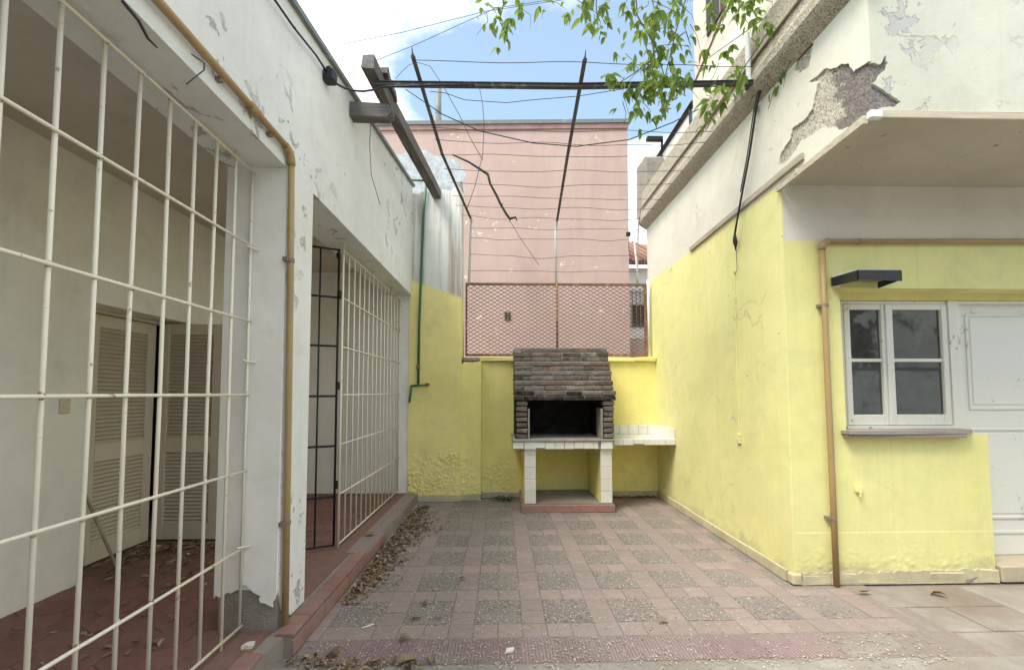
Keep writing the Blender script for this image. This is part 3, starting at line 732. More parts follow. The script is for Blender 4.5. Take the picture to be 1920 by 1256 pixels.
B(-.548, -.275, 5.783, 5.803, 0, .085, c=.004).build('skirting', M['skirt'], bw)
B(-.277, 2.25, 5.95, 6.12, 0, 1.90).build('wall_face', M['back'], bw)
cp = MB(); xs = -.30
for k, L in enumerate((.42, .45, .48, .40, .47, .33)):
    B(xs, min(xs+L-.004, 2.215), 5.905+rnd.uniform(-.006, .006), 6.13, 1.905, 1.965+rnd.uniform(-.006, .006), c=.008, jit=.005).build('coping_block', M['back'], bw); xs += L
B(-.55, -.30, 5.86, 6.13, 1.905, 1.955, c=.008, jit=.004).build('coping_block', M['mortar'], bw)
B(-.277, 2.20, 5.934, 5.952, 0, .075, c=.004).build('skirting', M['skirt'], bw)

fence = thing('mesh_fence', 'rusty framed diamond mesh fence on top of the yellow wall', 'fence', (.8, 6.05, 1.97))
fx0, fx1, fz0, fz1, FY = -.515, 2.135, 2.02, 3.045, 6.05
for nm_, bx in (('frame_bar', (fx0, fx1, fz1-.018, fz1+.012)), ('frame_bar', (fx0, fx1, fz0-.03, fz0)), ('frame_bar', (fx0, fx0+.025, fz0, fz1-.018)), ('frame_bar', (fx1-.035, fx1, fz0, fz1-.018))):
    B(bx[0], bx[1], FY-.015, FY+.015, bx[2], bx[3]).build(nm_, M['rust'], fence)
T([(.815, FY-.012, 1.965), (.815, FY-.012, fz1+.02)], .016, 8).build('middle_post', M['rust'], fence, True)
T([(fx0-.03, FY, 1.95), (fx0-.03, FY, fz1+.03)], .014, 8).build('side_post', M['polewhite'], fence, True)
T([(fx1+.028, FY, 1.95), (fx1+.028, FY, fz1+.07)], .020, 8).build('side_post', M['polewhite'], fence, True)
def mesh_panel(x0, x1, z0, z1, dx=.098, dz=.058):
    mb = MB(); s_ = dz/dx
    for sg in (1, -1):
        k0 = int(-(z1-z0)/dz)-2
        for k in range(k0-40, 60):
            # line z = z0 + k*dz + sg*s_*(x-x0)
            pts = []
            for xx in (x0, x1):
                zz = z0+k*dz+sg*s_*(xx-x0)
                if z0-1e-6 <= zz <= z1+1e-6: pts.append((xx, zz))
            for zz in (z0, z1):
                xx = x0 + (zz-z0-k*dz)/(sg*s_)
                if x0 < xx < x1: pts.append((xx, zz))
            if len(pts) >= 2:
                pts = sorted(set(pts)); a, b = pts[0], pts[-1]
                if abs(a[0]-b[0]) > .01: mb.tube([(a[0], FY+sg*.002, a[1]), (b[0], FY+sg*.002, b[1])], .0039, 4, False)
    o = mb.build('diamond_mesh', M['meshwire'], fence); o['kind'] = 'stuff'
mesh_panel(fx0+.025, .81, fz0, fz1-.018)
mesh_panel(.82, fx1-.035, fz0, fz1-.018)

from mathutils import noise as mnoise
def blister(parent, name, x0, x1, z0, z1, yface, m, amp=.020, g=.0115, seed=0):
    """coarse blistered render: a relief sheet standing proud of the wall, ragged at the top"""
    nx, nz = int((x1-x0)/g)+1, int((z1-z0)/g)+1
    vs, fs = [], []
    for j in range(nz+1):
        for i in range(nx+1):
            x, z = x0+(x1-x0)*i/nx, z0+(z1-z0)*j/nz
            top_ = z1-.10+.10*mnoise.noise((x*3.1, seed, 2.2))+.05*mnoise.noise((x*11, seed, 5))
            k = max(0, min(1, (top_-z)/.10))*max(.0, min(1, .45+1.3*mnoise.noise((x*2.3, z*2.3, seed+9)))+.25)
            h = abs(mnoise.fractal((x*25, z*31, seed+1.5), .8, 2.1, 5))+.5*max(0, mnoise.noise((x*42, z*42, seed)))
            d = -.004+amp*k*h*1.25+.002*k
            if j == nz: d = -.006
            vs.append((x, yface-d, z))
    for j in range(nz):
        for i in range(nx):
            a = j*(nx+1)+i; fs.append((a, a+1, a+nx+2, a+nx+1))
    o = MB().add(vs, fs).build(name, m, parent, True)
    return o
blister(pier, 'blistered_coat', -1.25, -.547, .088, .80, 5.75, M['pier'], .024)
blister(bw, 'blistered_coat', -.545, -.28, .088, .74, 5.80, M['back'], .020, seed=3)
blister(bw, 'blistered_coat', -.27, .24, .08, .66, 5.95, M['back'], .018, seed=5)
blister(bw, 'blistered_coat', .42, 1.22, .12, .76, 5.95, M['back'], .016, seed=7)
blister(bw, 'blistered_coat', 1.40, 2.20, .08, .79, 5.95, M['back'], .020, seed=8)
blister(bw, 'blistered_coat', 1.42, 2.20, 1.0, 1.32, 5.95, M['back'], .008, seed=11)

# ------------------------------------------------------------------ brick barbecue
bbq = thing('brick_barbecue', 'sooty brick barbecue with dark firebox on white tiled legs', 'barbecue', (.83, 5.5, 0))
BX0, BX1 = .165, 1.405
B(.25, 1.395, 5.165, 5.945, .0, .094, c=.006).build('plinth', M['redconc'], bbq)
B(.262, 1.385, 5.185, 5.94, .0945, .104).build('plinth_top', M['concrete2'], bbq)
for lx in (.285, 1.225):
    lg = B(lx, lx+.142, 5.20, 5.93, .10, .765).build('leg', M['back'], bbq)
    B(lx+.0005, lx+.1415, 5.1905, 5.1995, .104, .765).build('grout_bed', M['grout'], lg)
    tm = B(-.0695, .0695, -.008, .008, -.0715, .0715, c=.003).mesh('glazed_tile', M['whitetile'])
    for q in range(5):
        o = link('glazed_tile', tm, lg, (lx+.071, 5.191, .180+q*.1475), (rnd.uniform(-.01, .01), 0, rnd.uniform(-.012, .012)))
        if q == 4: o.scale = (1, 1, 1.05)
slab = B(.15, 1.392, 5.165, 5.94, .768, .862).build('slab', M['grout'], bbq)
tw = [.13, .142, .115, .115, .115, .115, .115, .115, .055, .142]; xx = .147
for q, w in enumerate(tw):
    if q in (1, 9): xx += w+.003; continue
    w = min(w, 1.392-xx)
    ch = rnd.choice((0, 0, .006, .012))
    B(xx, xx+w, 5.150, 5.164, .772+ch, .858, c=.003, jit=.0015).build('glazed_tile', M['whitetile'], slab); xx += w+.003
for lx in (.285, 1.225): B(lx, lx+.142, 5.146, 5.162, .770, .861, c=.003).build('glazed_tile', M['whitetile'], slab)
B(.14, 1.395, 5.135, 5.94, .863, .893, c=.006, jit=.003).build('hearth_top', M['concrete'], bbq)
# firebox and core
core = MB()
core.box(BX0+.012, .325, 5.20, 5.93, .893, 1.36).box(1.255, BX1-.012, 5.20, 5.93, .893, 1.36).box(.325, 1.255, 5.86, 5.93, .893, 1.36)
core.build('firebox', M['soot'], bbq)
CH = .0625; Z0 = 1.358; NC = 11
ycf = lambda i: 5.13 + .032*(i//2*2*.9 + .1*i)      # front face steps back going up
hood = MB()
for i in range(NC): hood.box(BX0+.012, BX1-.012, ycf(i)+.016, 5.93, Z0+i*CH+(0.012 if i == 0 else 0), Z0+(i+1)*CH)
hood.build('mortar_core', M['joint_mortar'], bbq)
MB().box(.33, .35, 5.145, 5.42, .895, 1.265).build('side_plate', M['mortar'], bbq)
MB().box(1.23, 1.25, 5.145, 5.42, .895, 1.265).build('side_plate', M['mortar'], bbq)
hp = P(jag([(.40, .893), (1.2, .893), (1.15, .95), (1.0, .97), (.86, .97), (.80, 1.05), (.72, 1.06), (.68, .97), (.5, .95)], .01, .04), 1, 5.80, 5.86); hp.build('ash_heap', M['soot'], bbq)
def brick(x0, x1, y0, y1, z0, z1, soot=False):
    s_ = .0055
    o = B(x0+s_, x1-s_, y0+rnd.uniform(-.009, .007), y1, z0+.0075, z1-.0055, c=.007, jit=.0045).build('brick', M['brick_soot'] if soot else M['brick'], bbq)
    return o
for i in range(NC):
    z0 = Z0+i*CH; y0 = ycf(i); x = BX0 if i < NC-1 else BX0+.095
    xr = BX1 + (.012 if i < 2 else 0) - .004*(i//4)
    first = True
    while x < xr-.02:
        L = rnd.choice((.255, .26, .25, .13, .255, .2)) if not first else ((.115, .24)[i % 2] + rnd.uniform(-.01, .01))
        first = False
        if xr-(x+L) < .09: L = xr-x
        brick(x, min(x+L, xr), y0, y0+.12, z0, z0+CH, i == 0 or (i == 1 and rnd.random() < .3)); x += L
    for xs_ in (BX0, BX1-.12):                     # returns along the two sides
        yv = y0+.122
        while yv < 5.9:
            L = min(.25, 5.93-yv); brick(xs_, xs_+.12, yv, yv+L-.006, z0, z0+CH); yv += L
for q in range(7):                                 # jambs either side of the mouth
    z0 = .895+q*.0665
    for xa, xb in ((.185, .328), (1.252, 1.398)):
        a, b = xa+rnd.uniform(-.008, .008), xb+rnd.uniform(-.006, .006)
        brick(a, b, 5.15, 5.27, z0, z0+.0665)
    for xa in (BX0, 1.30):
        for yv in (5.275, 5.53, 5.78): brick(xa+.01, xa+.11, yv, min(yv+.25, 5.93), z0, z0+.0665)

# ------------------------------------------------------------------ tiled side counter
ct = thing('tiled_counter', 'small white tiled counter between barbecue and yellow side wall', 'counter', (1.8, 5.6, .8))
B(1.41, 2.215, 5.315, 5.945, .795, .862).build('slab', M['grout'], ct)
for q in range(6):
    x0 = 1.408+q*.1345
    B(x0+.002, x0+.1325, 5.298, 5.314, .797+(.012 if q == 2 else 0), .868, c=.003).build('edge_tile', M['whitetile'], ct)
    for w in range(4):
        B(x0+.002, x0+.1325, 5.316+w*.155, 5.316+w*.155+.152, .8625, .872, c=.002).build('top_tile', M['whitetile'], ct)
    B(x0+.002, x0+.1325, 5.934, 5.949, .8725, 1.0, c=.003).build('splash_tile', M['whitetile'], ct)
for w in range(4):
    B(2.198, 2.216, 5.316+w*.155, 5.316+w*.155+.152, .8725, 1.0, c=.003).build('splash_tile', M['whitetile'], ct)

# ------------------------------------------------------------------ green water pipe in the corner
wp = thing('water_pipe', 'dark green water pipe with tap fitting in the yellow corner', 'pipe', (-1.1, 5.72, 1.3))
T([(-1.12, 5.715, 1.58), (-1.115, 5.715, 2.4), (-1.07, 5.715, 3.94), (-1.035, 5.715, 4.38)], .017, 8).build('riser', M['green'], wp, True)
T([(-1.28, 5.715, 4.41), (-1.03, 5.715, 4.40)], .015, 8).build('roof_run', M['green'], wp, True)
T([(-1.125, 5.715, 1.83), (-1.123, 5.715, 1.78)], .026, 8).build('union', M['rust'], wp, True)
T([(-1.215, 5.715, 1.555), (-1.0, 5.715, 1.57)], .016, 8).build('tee', M['green'], wp, True)
T([(-1.005, 5.72, 1.57), (-.975, 5.66, 1.572)], .021, 8).build('tap_end', M['rust'], wp, True)
T([(-1.212, 5.715, 1.56), (-1.235, 5.70, 1.33)], .014, 8).build('drop', M['green'], wp, True)

# ================================================================== RIGHT HOUSE
XR, YF, YO, ZS = 2.22, 3.20, 2.38, 3.115     # courtyard face, window face, overhang face, soffit
rh = thing('yellow_house', 'yellow and white house with peeling upper overhang and cornice', 'house', (3.6, 4.5, 0))
ps = [tuple(p) for p in D['peel_side']]; pfm = [tuple(p) for p in D['peel_front']]
inner = [p for p in ps[1:-1]]
side_poly = [(YF, 0.0), (YF, ZS)] + [(2.56, ZS)] + jag([(2.545, ZS+.02)] + inner + [(YO, ps[-1][1])], .006, .02, closed=False, seed=3) + [(YO, 4.9), (4.3, 4.9), (4.3, 4.5), (6.22, 4.5), (6.22, 0.0)]
hole = jag([tuple(p) for p in D['peel_small']], .004, .015, seed=5)
P(side_poly, 0, XR, XR+.014, holes=[hole]).build('side_wall', M['right'], rh)
P([(YF+.012, 0), (YF+.012, ZS+.002), (YO+.014, ZS+.002), (YO+.014, 4.88), (6.2, 4.45), (6.2, 0)], 0, XR+.0145, XR+.2).build('bare_render', M['bare'], rh)
fi = [(XR+.0145, pfm[0][1])] + pfm[1:-1]
front_poly = jag(fi, .004, .015, closed=False, seed=7) + [(2.29, ZS), (6.5, ZS), (6.5, 6.2), (XR+.0145, 6.2)]
P(front_poly, 1, YO, YO+.014).build('overhang_front', M['upper'], rh)
B(XR+.016, 6.5, YO+.0145, YO+.2, ZS, 6.2).build('overhang_core', M['bare'], rh)
B(XR+.2, 6.5, YO+.2, 6.2, 3.125, 3.3).build('floor_slab', M['mortar'], rh)
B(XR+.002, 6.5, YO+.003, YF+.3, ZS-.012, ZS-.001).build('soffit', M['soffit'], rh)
# window face: full wall above, parapet under the window, recess for window and door
fpoly = [(XR+.0145, 0), (3.80, 0), (3.80, 1.125), (2.675, 1.135), (2.665, 2.275), (6.5, 2.275), (6.5, ZS-.013), (XR+.0145, ZS-.013)]
P(fpoly, 1, YF, YF+.16).build('window_wall', M['front'], rh)
# reveal behind and dim room
MB().box(2.3, 2.80, YF+.162, YF+.30, 0, ZS-.02).box(2.80, 6.5, YF+.162, YF+.30, 2.215, ZS-.02).box(2.80, 3.72, YF+.162, YF+.30, 0, 1.13).box(4.762, 6.5, YF+.162, YF+.30, 0, 2.213).build('recess_wall', M['front'], rh)
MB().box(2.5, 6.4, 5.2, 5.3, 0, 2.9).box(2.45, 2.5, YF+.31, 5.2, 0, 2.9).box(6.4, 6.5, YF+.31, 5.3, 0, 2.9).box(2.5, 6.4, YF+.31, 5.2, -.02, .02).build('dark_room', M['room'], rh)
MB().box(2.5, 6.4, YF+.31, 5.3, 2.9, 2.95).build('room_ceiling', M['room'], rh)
# skirtings
yv = 3.26
for L in (.52, .6, .55, .62, .5, .6):
    if yv > 5.9: break
    B(XR-.022, XR-.001, yv, min(yv+L-.004, 5.93), 0, .088+rnd.uniform(-.004, .004), c=.005, jit=.002).build('skirting_block', M['skirt'], rh); yv += L
B(XR-.023, XR+.06, YF-.018, 3.255, 0, .085, c=.012, jit=.004).build('skirting_block', M['skirt'], rh)
xv = XR+.065
for k, L in enumerate((.22, .2, .3, .26, .28, .12, .32)):
    if xv+L > 3.83: L = 3.82-xv
    B(xv, xv+L-.005, YF-.014, YF-.001, 0, (.075, .085, .07, .09, .08, .06, .10)[k], c=.006, jit=.006).build('skirting_block', M['mortar'] if k in (5,) else M['skirt'], rh); xv += L
_w = jag([(XR+.07, .085), (3.80, .10)], .012, .03, closed=False, seed=12)
P([(XR+.05, .0)]+[(a, b+.0) for a, b in _w]+[(3.80, .0)], 1, YF-.0125, YF-.0005).build('bare_footing', M['skirt'], rh)
from mathutils import noise as mnoise
vs, fs = [], []; nx, nz = 120, 28
for j in range(nz+1):
    for i in range(nx+1):
        x, z = 2.23+1.565*i/nx, .07+.33*j/nz
        k = max(0, min(1, (.34+.08*mnoise.noise((x*4, 0, 3))-z)/.2))
        h = abs(mnoise.fractal((x*22, z*36, 4.5), .8, 2.1, 5))
        d = .0006+.007*k*h
        if i in (0, nx) or j in (0, nz): d = -.006
        vs.append((x, YF-d, z))
for j in range(nz):
    for i in range(nx):
        a = j*(nx+1)+i; fs.append((a, a+1, a+nx+2, a+nx+1))
MB().add(vs, fs).build('blistered_coat', M['front'], rh, True)
# cornice in rough render
def cornice(name, prof, y0, y1, m): return P(prof, 1, y0, y1).build(name, m, rh)
cornice('cornice', [(XR-.001, 3.94), (2.125, 4.0), (2.10, 4.03), (2.10, 4.10), (2.135, 4.17), (2.14, 4.24), (XR-.001, 4.26)], 2.30, 6.24, M['pebbledash'])
cornice('cornice_band', [(XR-.001, 4.262), (2.145, 4.262), (2.145, 4.50), (2.175, 4.53), (XR-.001, 4.53)], 2.30, 6.2, M['pebbledash'])
T([(2.125, 2.2, 4.255), (2.125, 4.4, 4.255), (2.12, 6.1, 4.25), (2.10, 6.16, 4.18), (2.08, 6.19, 4.0), (2.06, 6.2, 3.3), (2.05, 6.2, 3.05)], .012, 6).build('drain_pipe', M['board'], rh, True)
# upper parapet, terrace post, railing, upper storey
P([(4.78, 4.531), (2.60, 4.531), (2.60, 5.9), (3.2, 5.9), (4.16, 5.27), (4.78, 5.06)], 0, 2.29, 2.42).build('parapet', M['upper'], rh)
T([(2.285, 4.80, 5.08), (2.285, 4.16, 5.29), (2.285, 3.2, 5.93)], .012, 6).build('parapet_coping', M['rooftile'], rh)
P(jag([(6.2, 4.3), (6.2, 5.05), (6.28, 5.12), (6.70, 5.16), (6.72, 4.3)], .012, .08), 0, 2.24, 2.62).build('terrace_post', M['mortar'], rh)
ub = B(2.9, 6.0, 4.4, 5.97, 4.4, 8.6).build('upper_storey', plaster('beige_upper_paint', (.60, .53, .45), lump=.3), rh)
MB().box(2.875, 2.899, 4.72, 5.55, 6.42, 7.8).build('upper_window', M['dark'], rh)
for k in range(4): B(2.862, 2.874, 4.74+k*.21, 4.765+k*.21, 6.42, 7.8).build('shutter_bar', M['clamp'], rh)
# terrace railing
rl = thing('terrace_railing', 'black sloping terrace railing with pale panel above the cornice', 'railing', (2.5, 5.8, 4.6))
T([(2.5, 6.46, 5.19), (2.5, 5.2, 5.22)], .045, 4).build('handrail', M['black'], rl)
T([(2.5, 6.28, 5.19), (2.5, 6.28, 4.6)], .022, 4).build('post', M['black'], rl)
T([(2.5, 5.3, 5.2), (2.5, 5.3, 4.6)], .022, 4).build('post', M['black'], rl)
B(2.26, 2.50, 6.22, 6.30, 5.36, 5.41).build('bracket', M['black'], rl)
T([(2.5, 6.28, 5.2), (2.5, 6.26, 5.38)], .02, 4).build('bracket_arm', M['black'], rl)
B(2.505, 2.515, 5.32, 6.26, 4.62, 5.15).build('panel', M['lampwhite'], rl)

# window
win = thing('casement_window', 'white four pane casement window above the grey wooden sill', 'window', (3.25, 3.38, 1.17))
WY = 3.375
MB().box(2.80, 2.825, WY-.01, WY+.07, 1.135, 2.21).box(3.70, 3.765, WY-.03, WY+.07, 1.135, 2.21).box(2.825, 3.70, WY-.01, WY+.07, 2.185, 2.21).box(2.80, 3.70, WY-.045, WY+.07, 1.135, 1.185).build('window_frame', M['frame'], win)
for xa, xb in ((2.826, 3.185), (3.187, 3.698)):
    s_ = .048
    csh = MB(); z0, z1 = 1.188, 2.183
    csh.cbox(xa, xa+s_, WY-.02, WY+.03, z0, z1, c=.004).cbox(xb-s_, xb, WY-.02, WY+.03, z0, z1, c=.004)
    csh.cbox(xa+s_, xb-s_, WY-.018, WY+.028, z0, z0+.085, c=.004).cbox(xa+s_, xb-s_, WY-.018, WY+.028, z1-.045, z1, c=.004)
    cs = csh.build('casement', M['frame'], win)
    B(xa+s_, xb-s_, WY-.012, WY+.012, 1.705, 1.732, c=.004).build('glazing_bar', M['frame'], cs)
    B(xa+s_, xb-s_, WY+.004, WY+.007, z0+.085, 1.705).build('pane', M['glass'], cs)
    B(xa+s_, xb-s_, WY+.004, WY+.007, 1.732, z1-.045).build('pane', M['glass'], cs)
B(3.165, 3.205, WY-.032, WY-.0205, 1.19, 2.18, c=.003).build('meeting_stile', M['frame'], win)
st = thing('window_sill', 'weathered grey wooden sill board under the casement window', 'sill', (3.2, 3.2, 1.14))
P([(2.63, YF-.085), (3.60, YF-.07), (3.66, YF-.02), (3.72, YF+.14), (2.68, YF+.14), (2.68, YF), (2.63, YF)], 2, 1.137, 1.162).build('upper_board', M['sill'], st)
B(2.64, 3.56, YF-.07, YF-.002, 1.108, 1.1365, c=.004).build('lower_board', M['sill'], st)
# door
dr = thing('panel_door', 'white panelled door at the right edge behind the low wall', 'door', (4.2, 3.4, .13))
DY = 3.395
B(3.80, 4.70, DY, DY+.04, .13, 2.19).build('door_leaf', M['door'], dr)
def panel(x0, x1, z0, z1):
    m_ = MB()
    for a in ((x0, x1, z0, z0+.022), (x0, x1, z1-.022, z1), (x0, x0+.022, z0+.022, z1-.022), (x1-.022, x1, z0+.022, z1-.022)):
        m_.cbox(a[0], a[1], DY-.012, DY+.002, a[2], a[3], c=.004)
    o = m_.build('panel_moulding', M['door'], dr)
    B(x0+.04, x1-.04, DY-.006, DY+.002, z0+.04, z1-.04, c=.004).build('raised_panel', M['door'], dr)
panel(3.885, 4.60, 1.31, 2.11); panel(3.885, 4.60, .42, 1.16)
B(3.80, 4.70, DY-.010, DY-.001, .30, .325, c=.003).build('kick_rail', M['door'], dr)
MB().box(3.767, 3.80, DY-.04, DY+.06, .13, 2.21).box(4.70, 4.76, DY-.04, DY+.06, .13, 2.21).box(3.80, 4.70, DY-.04, DY+.06, 2.19, 2.21).build('door_frame', M['door'], dr)
ts = B(3.83, 4.8, YF-.02, 3.46, .0, .125, c=.01)
tag(ts.build('door_step', stone('ochre_cement_step', (.40, .345, .24), (.50, .44, .32), 8, .4, .006), None), 'ochre cement doorstep below the white panelled door', 'step')

# wall lamp
lp = thing('wall_lamp', 'black box wall lamp above the casement window', 'lamp', (2.7, 3.1, 2.3))
def quadbox(pts_top, pts_bot): return MB().add(pts_top+pts_bot, [(0, 1, 2, 3), (7, 6, 5, 4), (0, 4, 5, 1), (1, 5, 6, 2), (2, 6, 7, 3), (3, 7, 4, 0)])
quadbox([(2.60, 3.19, 2.372), (2.63, 2.985, 2.362), (2.945, 2.985, 2.362), (2.96, 3.19, 2.372)], [(2.60, 3.19, 2.352), (2.63, 2.985, 2.352), (2.945, 2.985, 2.352), (2.96, 3.19, 2.352)]).build('cover', M['lampwhite'], lp)
for a, b in (((2.60, 3.19), (2.625, 2.98)), ((2.625, 2.98), (2.95, 2.98)), ((2.95, 2.98), (2.965, 3.19))):
    d = (Vector(b)-Vector(a)).normalized(); nn = Vector((-d.y, d.x))*.008
    h0, h1 = (.272, .352)
    MB().add([(a[0], a[1], 2.0+h0+.012), (b[0], b[1], 2.0+h0), (b[0], b[1], 2.0+h1), (a[0], a[1], 2.0+h1), (a[0]-nn.x, a[1]-nn.y, 2.0+h0+.012), (b[0]-nn.x, b[1]-nn.y, 2.0+h0), (b[0]-nn.x, b[1]-nn.y, 2.0+h1), (a[0]-nn.x, a[1]-nn.y, 2.0+h1)],
             [(0, 1, 2, 3), (7, 6, 5, 4), (0, 4, 5, 1), (1, 5, 6, 2), (2, 6, 7, 3), (3, 7, 4, 0)]).build('side_panel', M['lampblack'], lp)
MB().box(2.66, 2.93, 3.03, 3.15, 2.31, 2.345).build('reflector', M['clamp'], lp)
B(2.60, 2.66, 3.17, 3.199, 2.28, 2.36, c=.005).build('wall_mount', M['lampwhite'], lp)

# ochre pipe on the right house
rp = thing('gas_pipe', 'ochre gas pipe beside the casement window of the yellow house', 'pipe', (2.52, 3.17, 0), 'ochre pipes')
T([(2.525, 3.168, 0), (2.522, 3.168, .8), (2.515, 3.168, 2.0), (2.513, 3.168, 2.58)], .0205, 10).build('down_pipe', M['ochre'], rp, True)
T(bend((2.513, 3.168, 2.57), (2.513, 3.168, 2.635), (2.57, 3.168, 2.637)), .025, 10).build('elbow', M['ochre'], rp, True)
T([(2.56, 3.168, 2.637), (4.3, 3.168, 2.65), (6.3, 3.168, 2.66)], .0195, 10).build('cross_pipe', M['ochre'], rp, True)
for zz in (2.13, .505): MB().tube([(2.519, 3.168, zz-.012), (2.519, 3.168, zz+.012)], .0245, 10).box(2.47, 2.50, 3.168, 3.20, zz-.01, zz+.01).build('clamp', M['clamp'], rp)
MB().tube([(2.80, 3.168, 2.638), (2.815, 3.168, 2.638)], .0235, 10).build('clamp', M['clamp'], rp)
# tap stub and socket
tb = thing('wall_stub', 'small yellow painted box stub low on the window wall', 'outlet', (2.74, 3.19, .7))
B(2.715, 2.765, 3.175, 3.199, .69, .735, c=.005).build('cover', M['front'], tb)
B(2.733, 2.747, 3.165, 3.176, .655, .70, c=.003).build('spout', M['front'], tb)

# boards along the wall joint and at the overhang edge
bd = thing('trim_board', 'long weathered board nailed along the yellow paint edge', 'board', (2.2, 3.8, 3.1))
P([(4.76, 3.10), (4.76, 3.145), (2.93, 3.205), (2.93, 3.155)], 0, 2.196, XR-.001).build('plank', M['board'], bd)
bd2 = thing('trim_board', 'pale board under the peeling corner of the overhang', 'board', (2.2, 2.8, 3.08))
P([(3.21, 3.045), (3.21, 3.08), (2.40, 3.125), (2.40, 3.075)], 0, 2.188, 2.2185).build('plank', M['boardx'], bd2)
MB().cbox(2.183, 2.21, 2.965, 2.995, 3.07, 3.11, c=.004).build('block', M['boardx'], bd2)
bd3 = thing('trim_board', 'pale board edging the front of the overhang soffit', 'board', (4, 2.37, 3.1))
B(2.245, 6.4, YO-.022, YO-.001, 3.085, 3.135, c=.004).build('plank', M['boardx'], bd3)
MB().cbox(3.19, 3.24, YO-.03, YO-.0225, 3.10, 3.13, c=.003).build('paper_tag', M['door'], bd3)
tag(MB().cbox(2.18, 2.255, 2.335, 2.372, 3.07, 3.12, c=.006).build('metal_bracket', M['polewhite']), 'white metal bracket at the overhang corner', 'bracket')
# hanging cable, conduit and socket on the side wall
hc = thing('hanging_cable', 'black cable hanging from the cornice to a frayed knot', 'cable', D['hang'][0])
T(D['hang'], .009, 6).build('cable_run', M['cable'], hc, True)
T([[p[0]-.012, p[1]+.012, p[2]] for p in D['hang'][:4]], .005, 5).build('thin_strand', M['wire'], hc, True)
T([D['hang'][-1], (2.18, 3.79, 2.885), (2.183, 3.787, 2.85), (2.186, 3.79, 2.82), (2.19, 3.80, 2.78)], [.010, .019, .021, .013, .003], 6).build('frayed_knot', M['cable'], hc, True)
T([(2.19, 3.79, 2.82), (2.2, 3.80, 2.60), (2.2, 3.84, 2.56), (2.205, 3.86, 2.60)], .003, 4).build('loose_strand', M['wire'], hc, True)
cd = thing('conduit', 'thin yellow painted conduit with a socket on the side wall', 'conduit', (2.21, 3.87, 1))
B(XR-.012, XR-.001, 3.864, 3.876, 1.08, 2.62, c=.002).build('channel', M['right'], cd)
B(XR-.02, XR-.001, 3.845, 3.895, .985, 1.04, c=.003).build('socket', M['right'], cd)
B(XR-.018, XR-.001, 3.85, 3.89, 1.045, 1.078, c=.003).build('socket', M['right'], cd)
MB().box(XR-.0215, XR-.0201, 3.858, 3.882, 1.0, 1.026).build('socket_face', M['door'], cd)

# ================================================================== PERGOLA FRAME AND WIRES
bm_ = thing('timber_beam', 'heavy split grey timber beam sloping from pier to porch roof', 'beam', (-.95, 4.5, 4.1))
bp = []
pts = [(-1.05, 3.19, 4.066), (-1.03, 3.6, 4.085), (-.985, 4.3, 4.125), (-.93, 5.1, 4.18), (-.885, 5.80, 4.225)]
vs, fs = [], []
for i, p in enumerate(pts):
    w = .047+rnd.uniform(-.004, .006); h = .064 if i else .07
    for sx, sz in ((-1, -1), (1, -1), (1, 1), (-1, 1)):
        vs.append((p[0]+sx*w+rnd.uniform(-.006, .006), p[1]+(.04 if sz > 0 and i == 0 else 0), p[2]+sz*h+rnd.uniform(-.006, .006)))
for i in range(len(pts)-1):
    for k in range(4): fs.append((i*4+k, i*4+(k+1) % 4, i*4+4+(k+1) % 4, i*4+4+k))
fs += [(0, 1, 2, 3), tuple(len(vs)-4+k for k in range(4))]
MB().add(vs, fs).build('timber', M['beam'], bm_)
P(jag([(3.42, 4.14), (3.46, 4.22), (3.55, 4.175), (3.70, 4.20), (3.78, 4.14)], .015, .03), 0, -1.02, -.955).build('splinter', M['beam'], bm_)
T([(-1.0, 3.55, 4.1), (-.955, 3.56, 4.16), (-.96, 3.58, 4.20)], .006, 4).build('nail', M['rust'], bm_)
sb_ = thing('timber_stub', 'short grey timber stub sticking out of the white parapet', 'beam', (-1.1, 3.42, 3.8))
P([(-1.26, 3.755), (-.93, 3.745), (-.885, 3.79), (-.895, 3.855), (-1.26, 3.875)], 1, 3.40, 3.50).build('timber', M['beamx'], sb_)
cb = thing('tee_iron', 'long dark iron cross bar spanning the courtyard overhead', 'pergola bar', (.5, 3.33, 3.98))
P([(-1.03, 3.955), (.6, 3.965), (2.10, 4.02), (2.10, 4.044), (.6, 3.989), (-1.03, 3.979)], 1, 3.312, 3.348).build('web', M['iron'], cb)
P([(-1.03, 3.9795), (.6, 3.9895), (2.10, 4.0445), (2.10, 4.049), (.6, 3.994), (-1.03, 3.984)], 1, 3.303, 3.357).build('flange', M['iron'], cb)
up = thing('wall_upright', 'short grey metal upright fixed to the cornice above cross bar', 'bracket', (2.1, 3.36, 4.06))
B(2.085, 2.103, 3.34, 3.39, 4.03, 4.5, c=.003).build('channel', M['polewhite'], up)
B(2.075, 2.098, 3.33, 3.40, 4.02, 4.07, c=.004).build('foot', M['iron'], up)
def rafter(label, near, mid, far, foot, m2):
    r = thing('tee_rafter', label, 'pergola bar', foot, 'pergola rafters')
    near, mid, far = Vector(near), Vector(mid), Vector(far)
    T([near, mid, far], .017, 4).build('iron', M['iron'], r)
    T([near+Vector((0, 0, .012)), mid+Vector((0, 0, .012)), far+Vector((0, 0, .012))], .010, 4).build('flange', M['iron'], r)
    T([far+Vector((0, -.08, .0)), far, Vector((far.x-.01, far.y+.03, far.z-.10)), Vector(foot)], .020, 8).build('pole', M[m2], r, True)
    T([near, near+Vector((0, -.03, .05))], [.008, .002], 4).build('spike', M['iron'], r)
    return r
rafter('bent iron rafter left of centre standing on the mesh fence', (-.67, 3.08, 4.01), (-.63, 4.4, 4.015), (-.43, 6.04, 3.98), (-.465, 6.05, 3.04), 'polewhite')
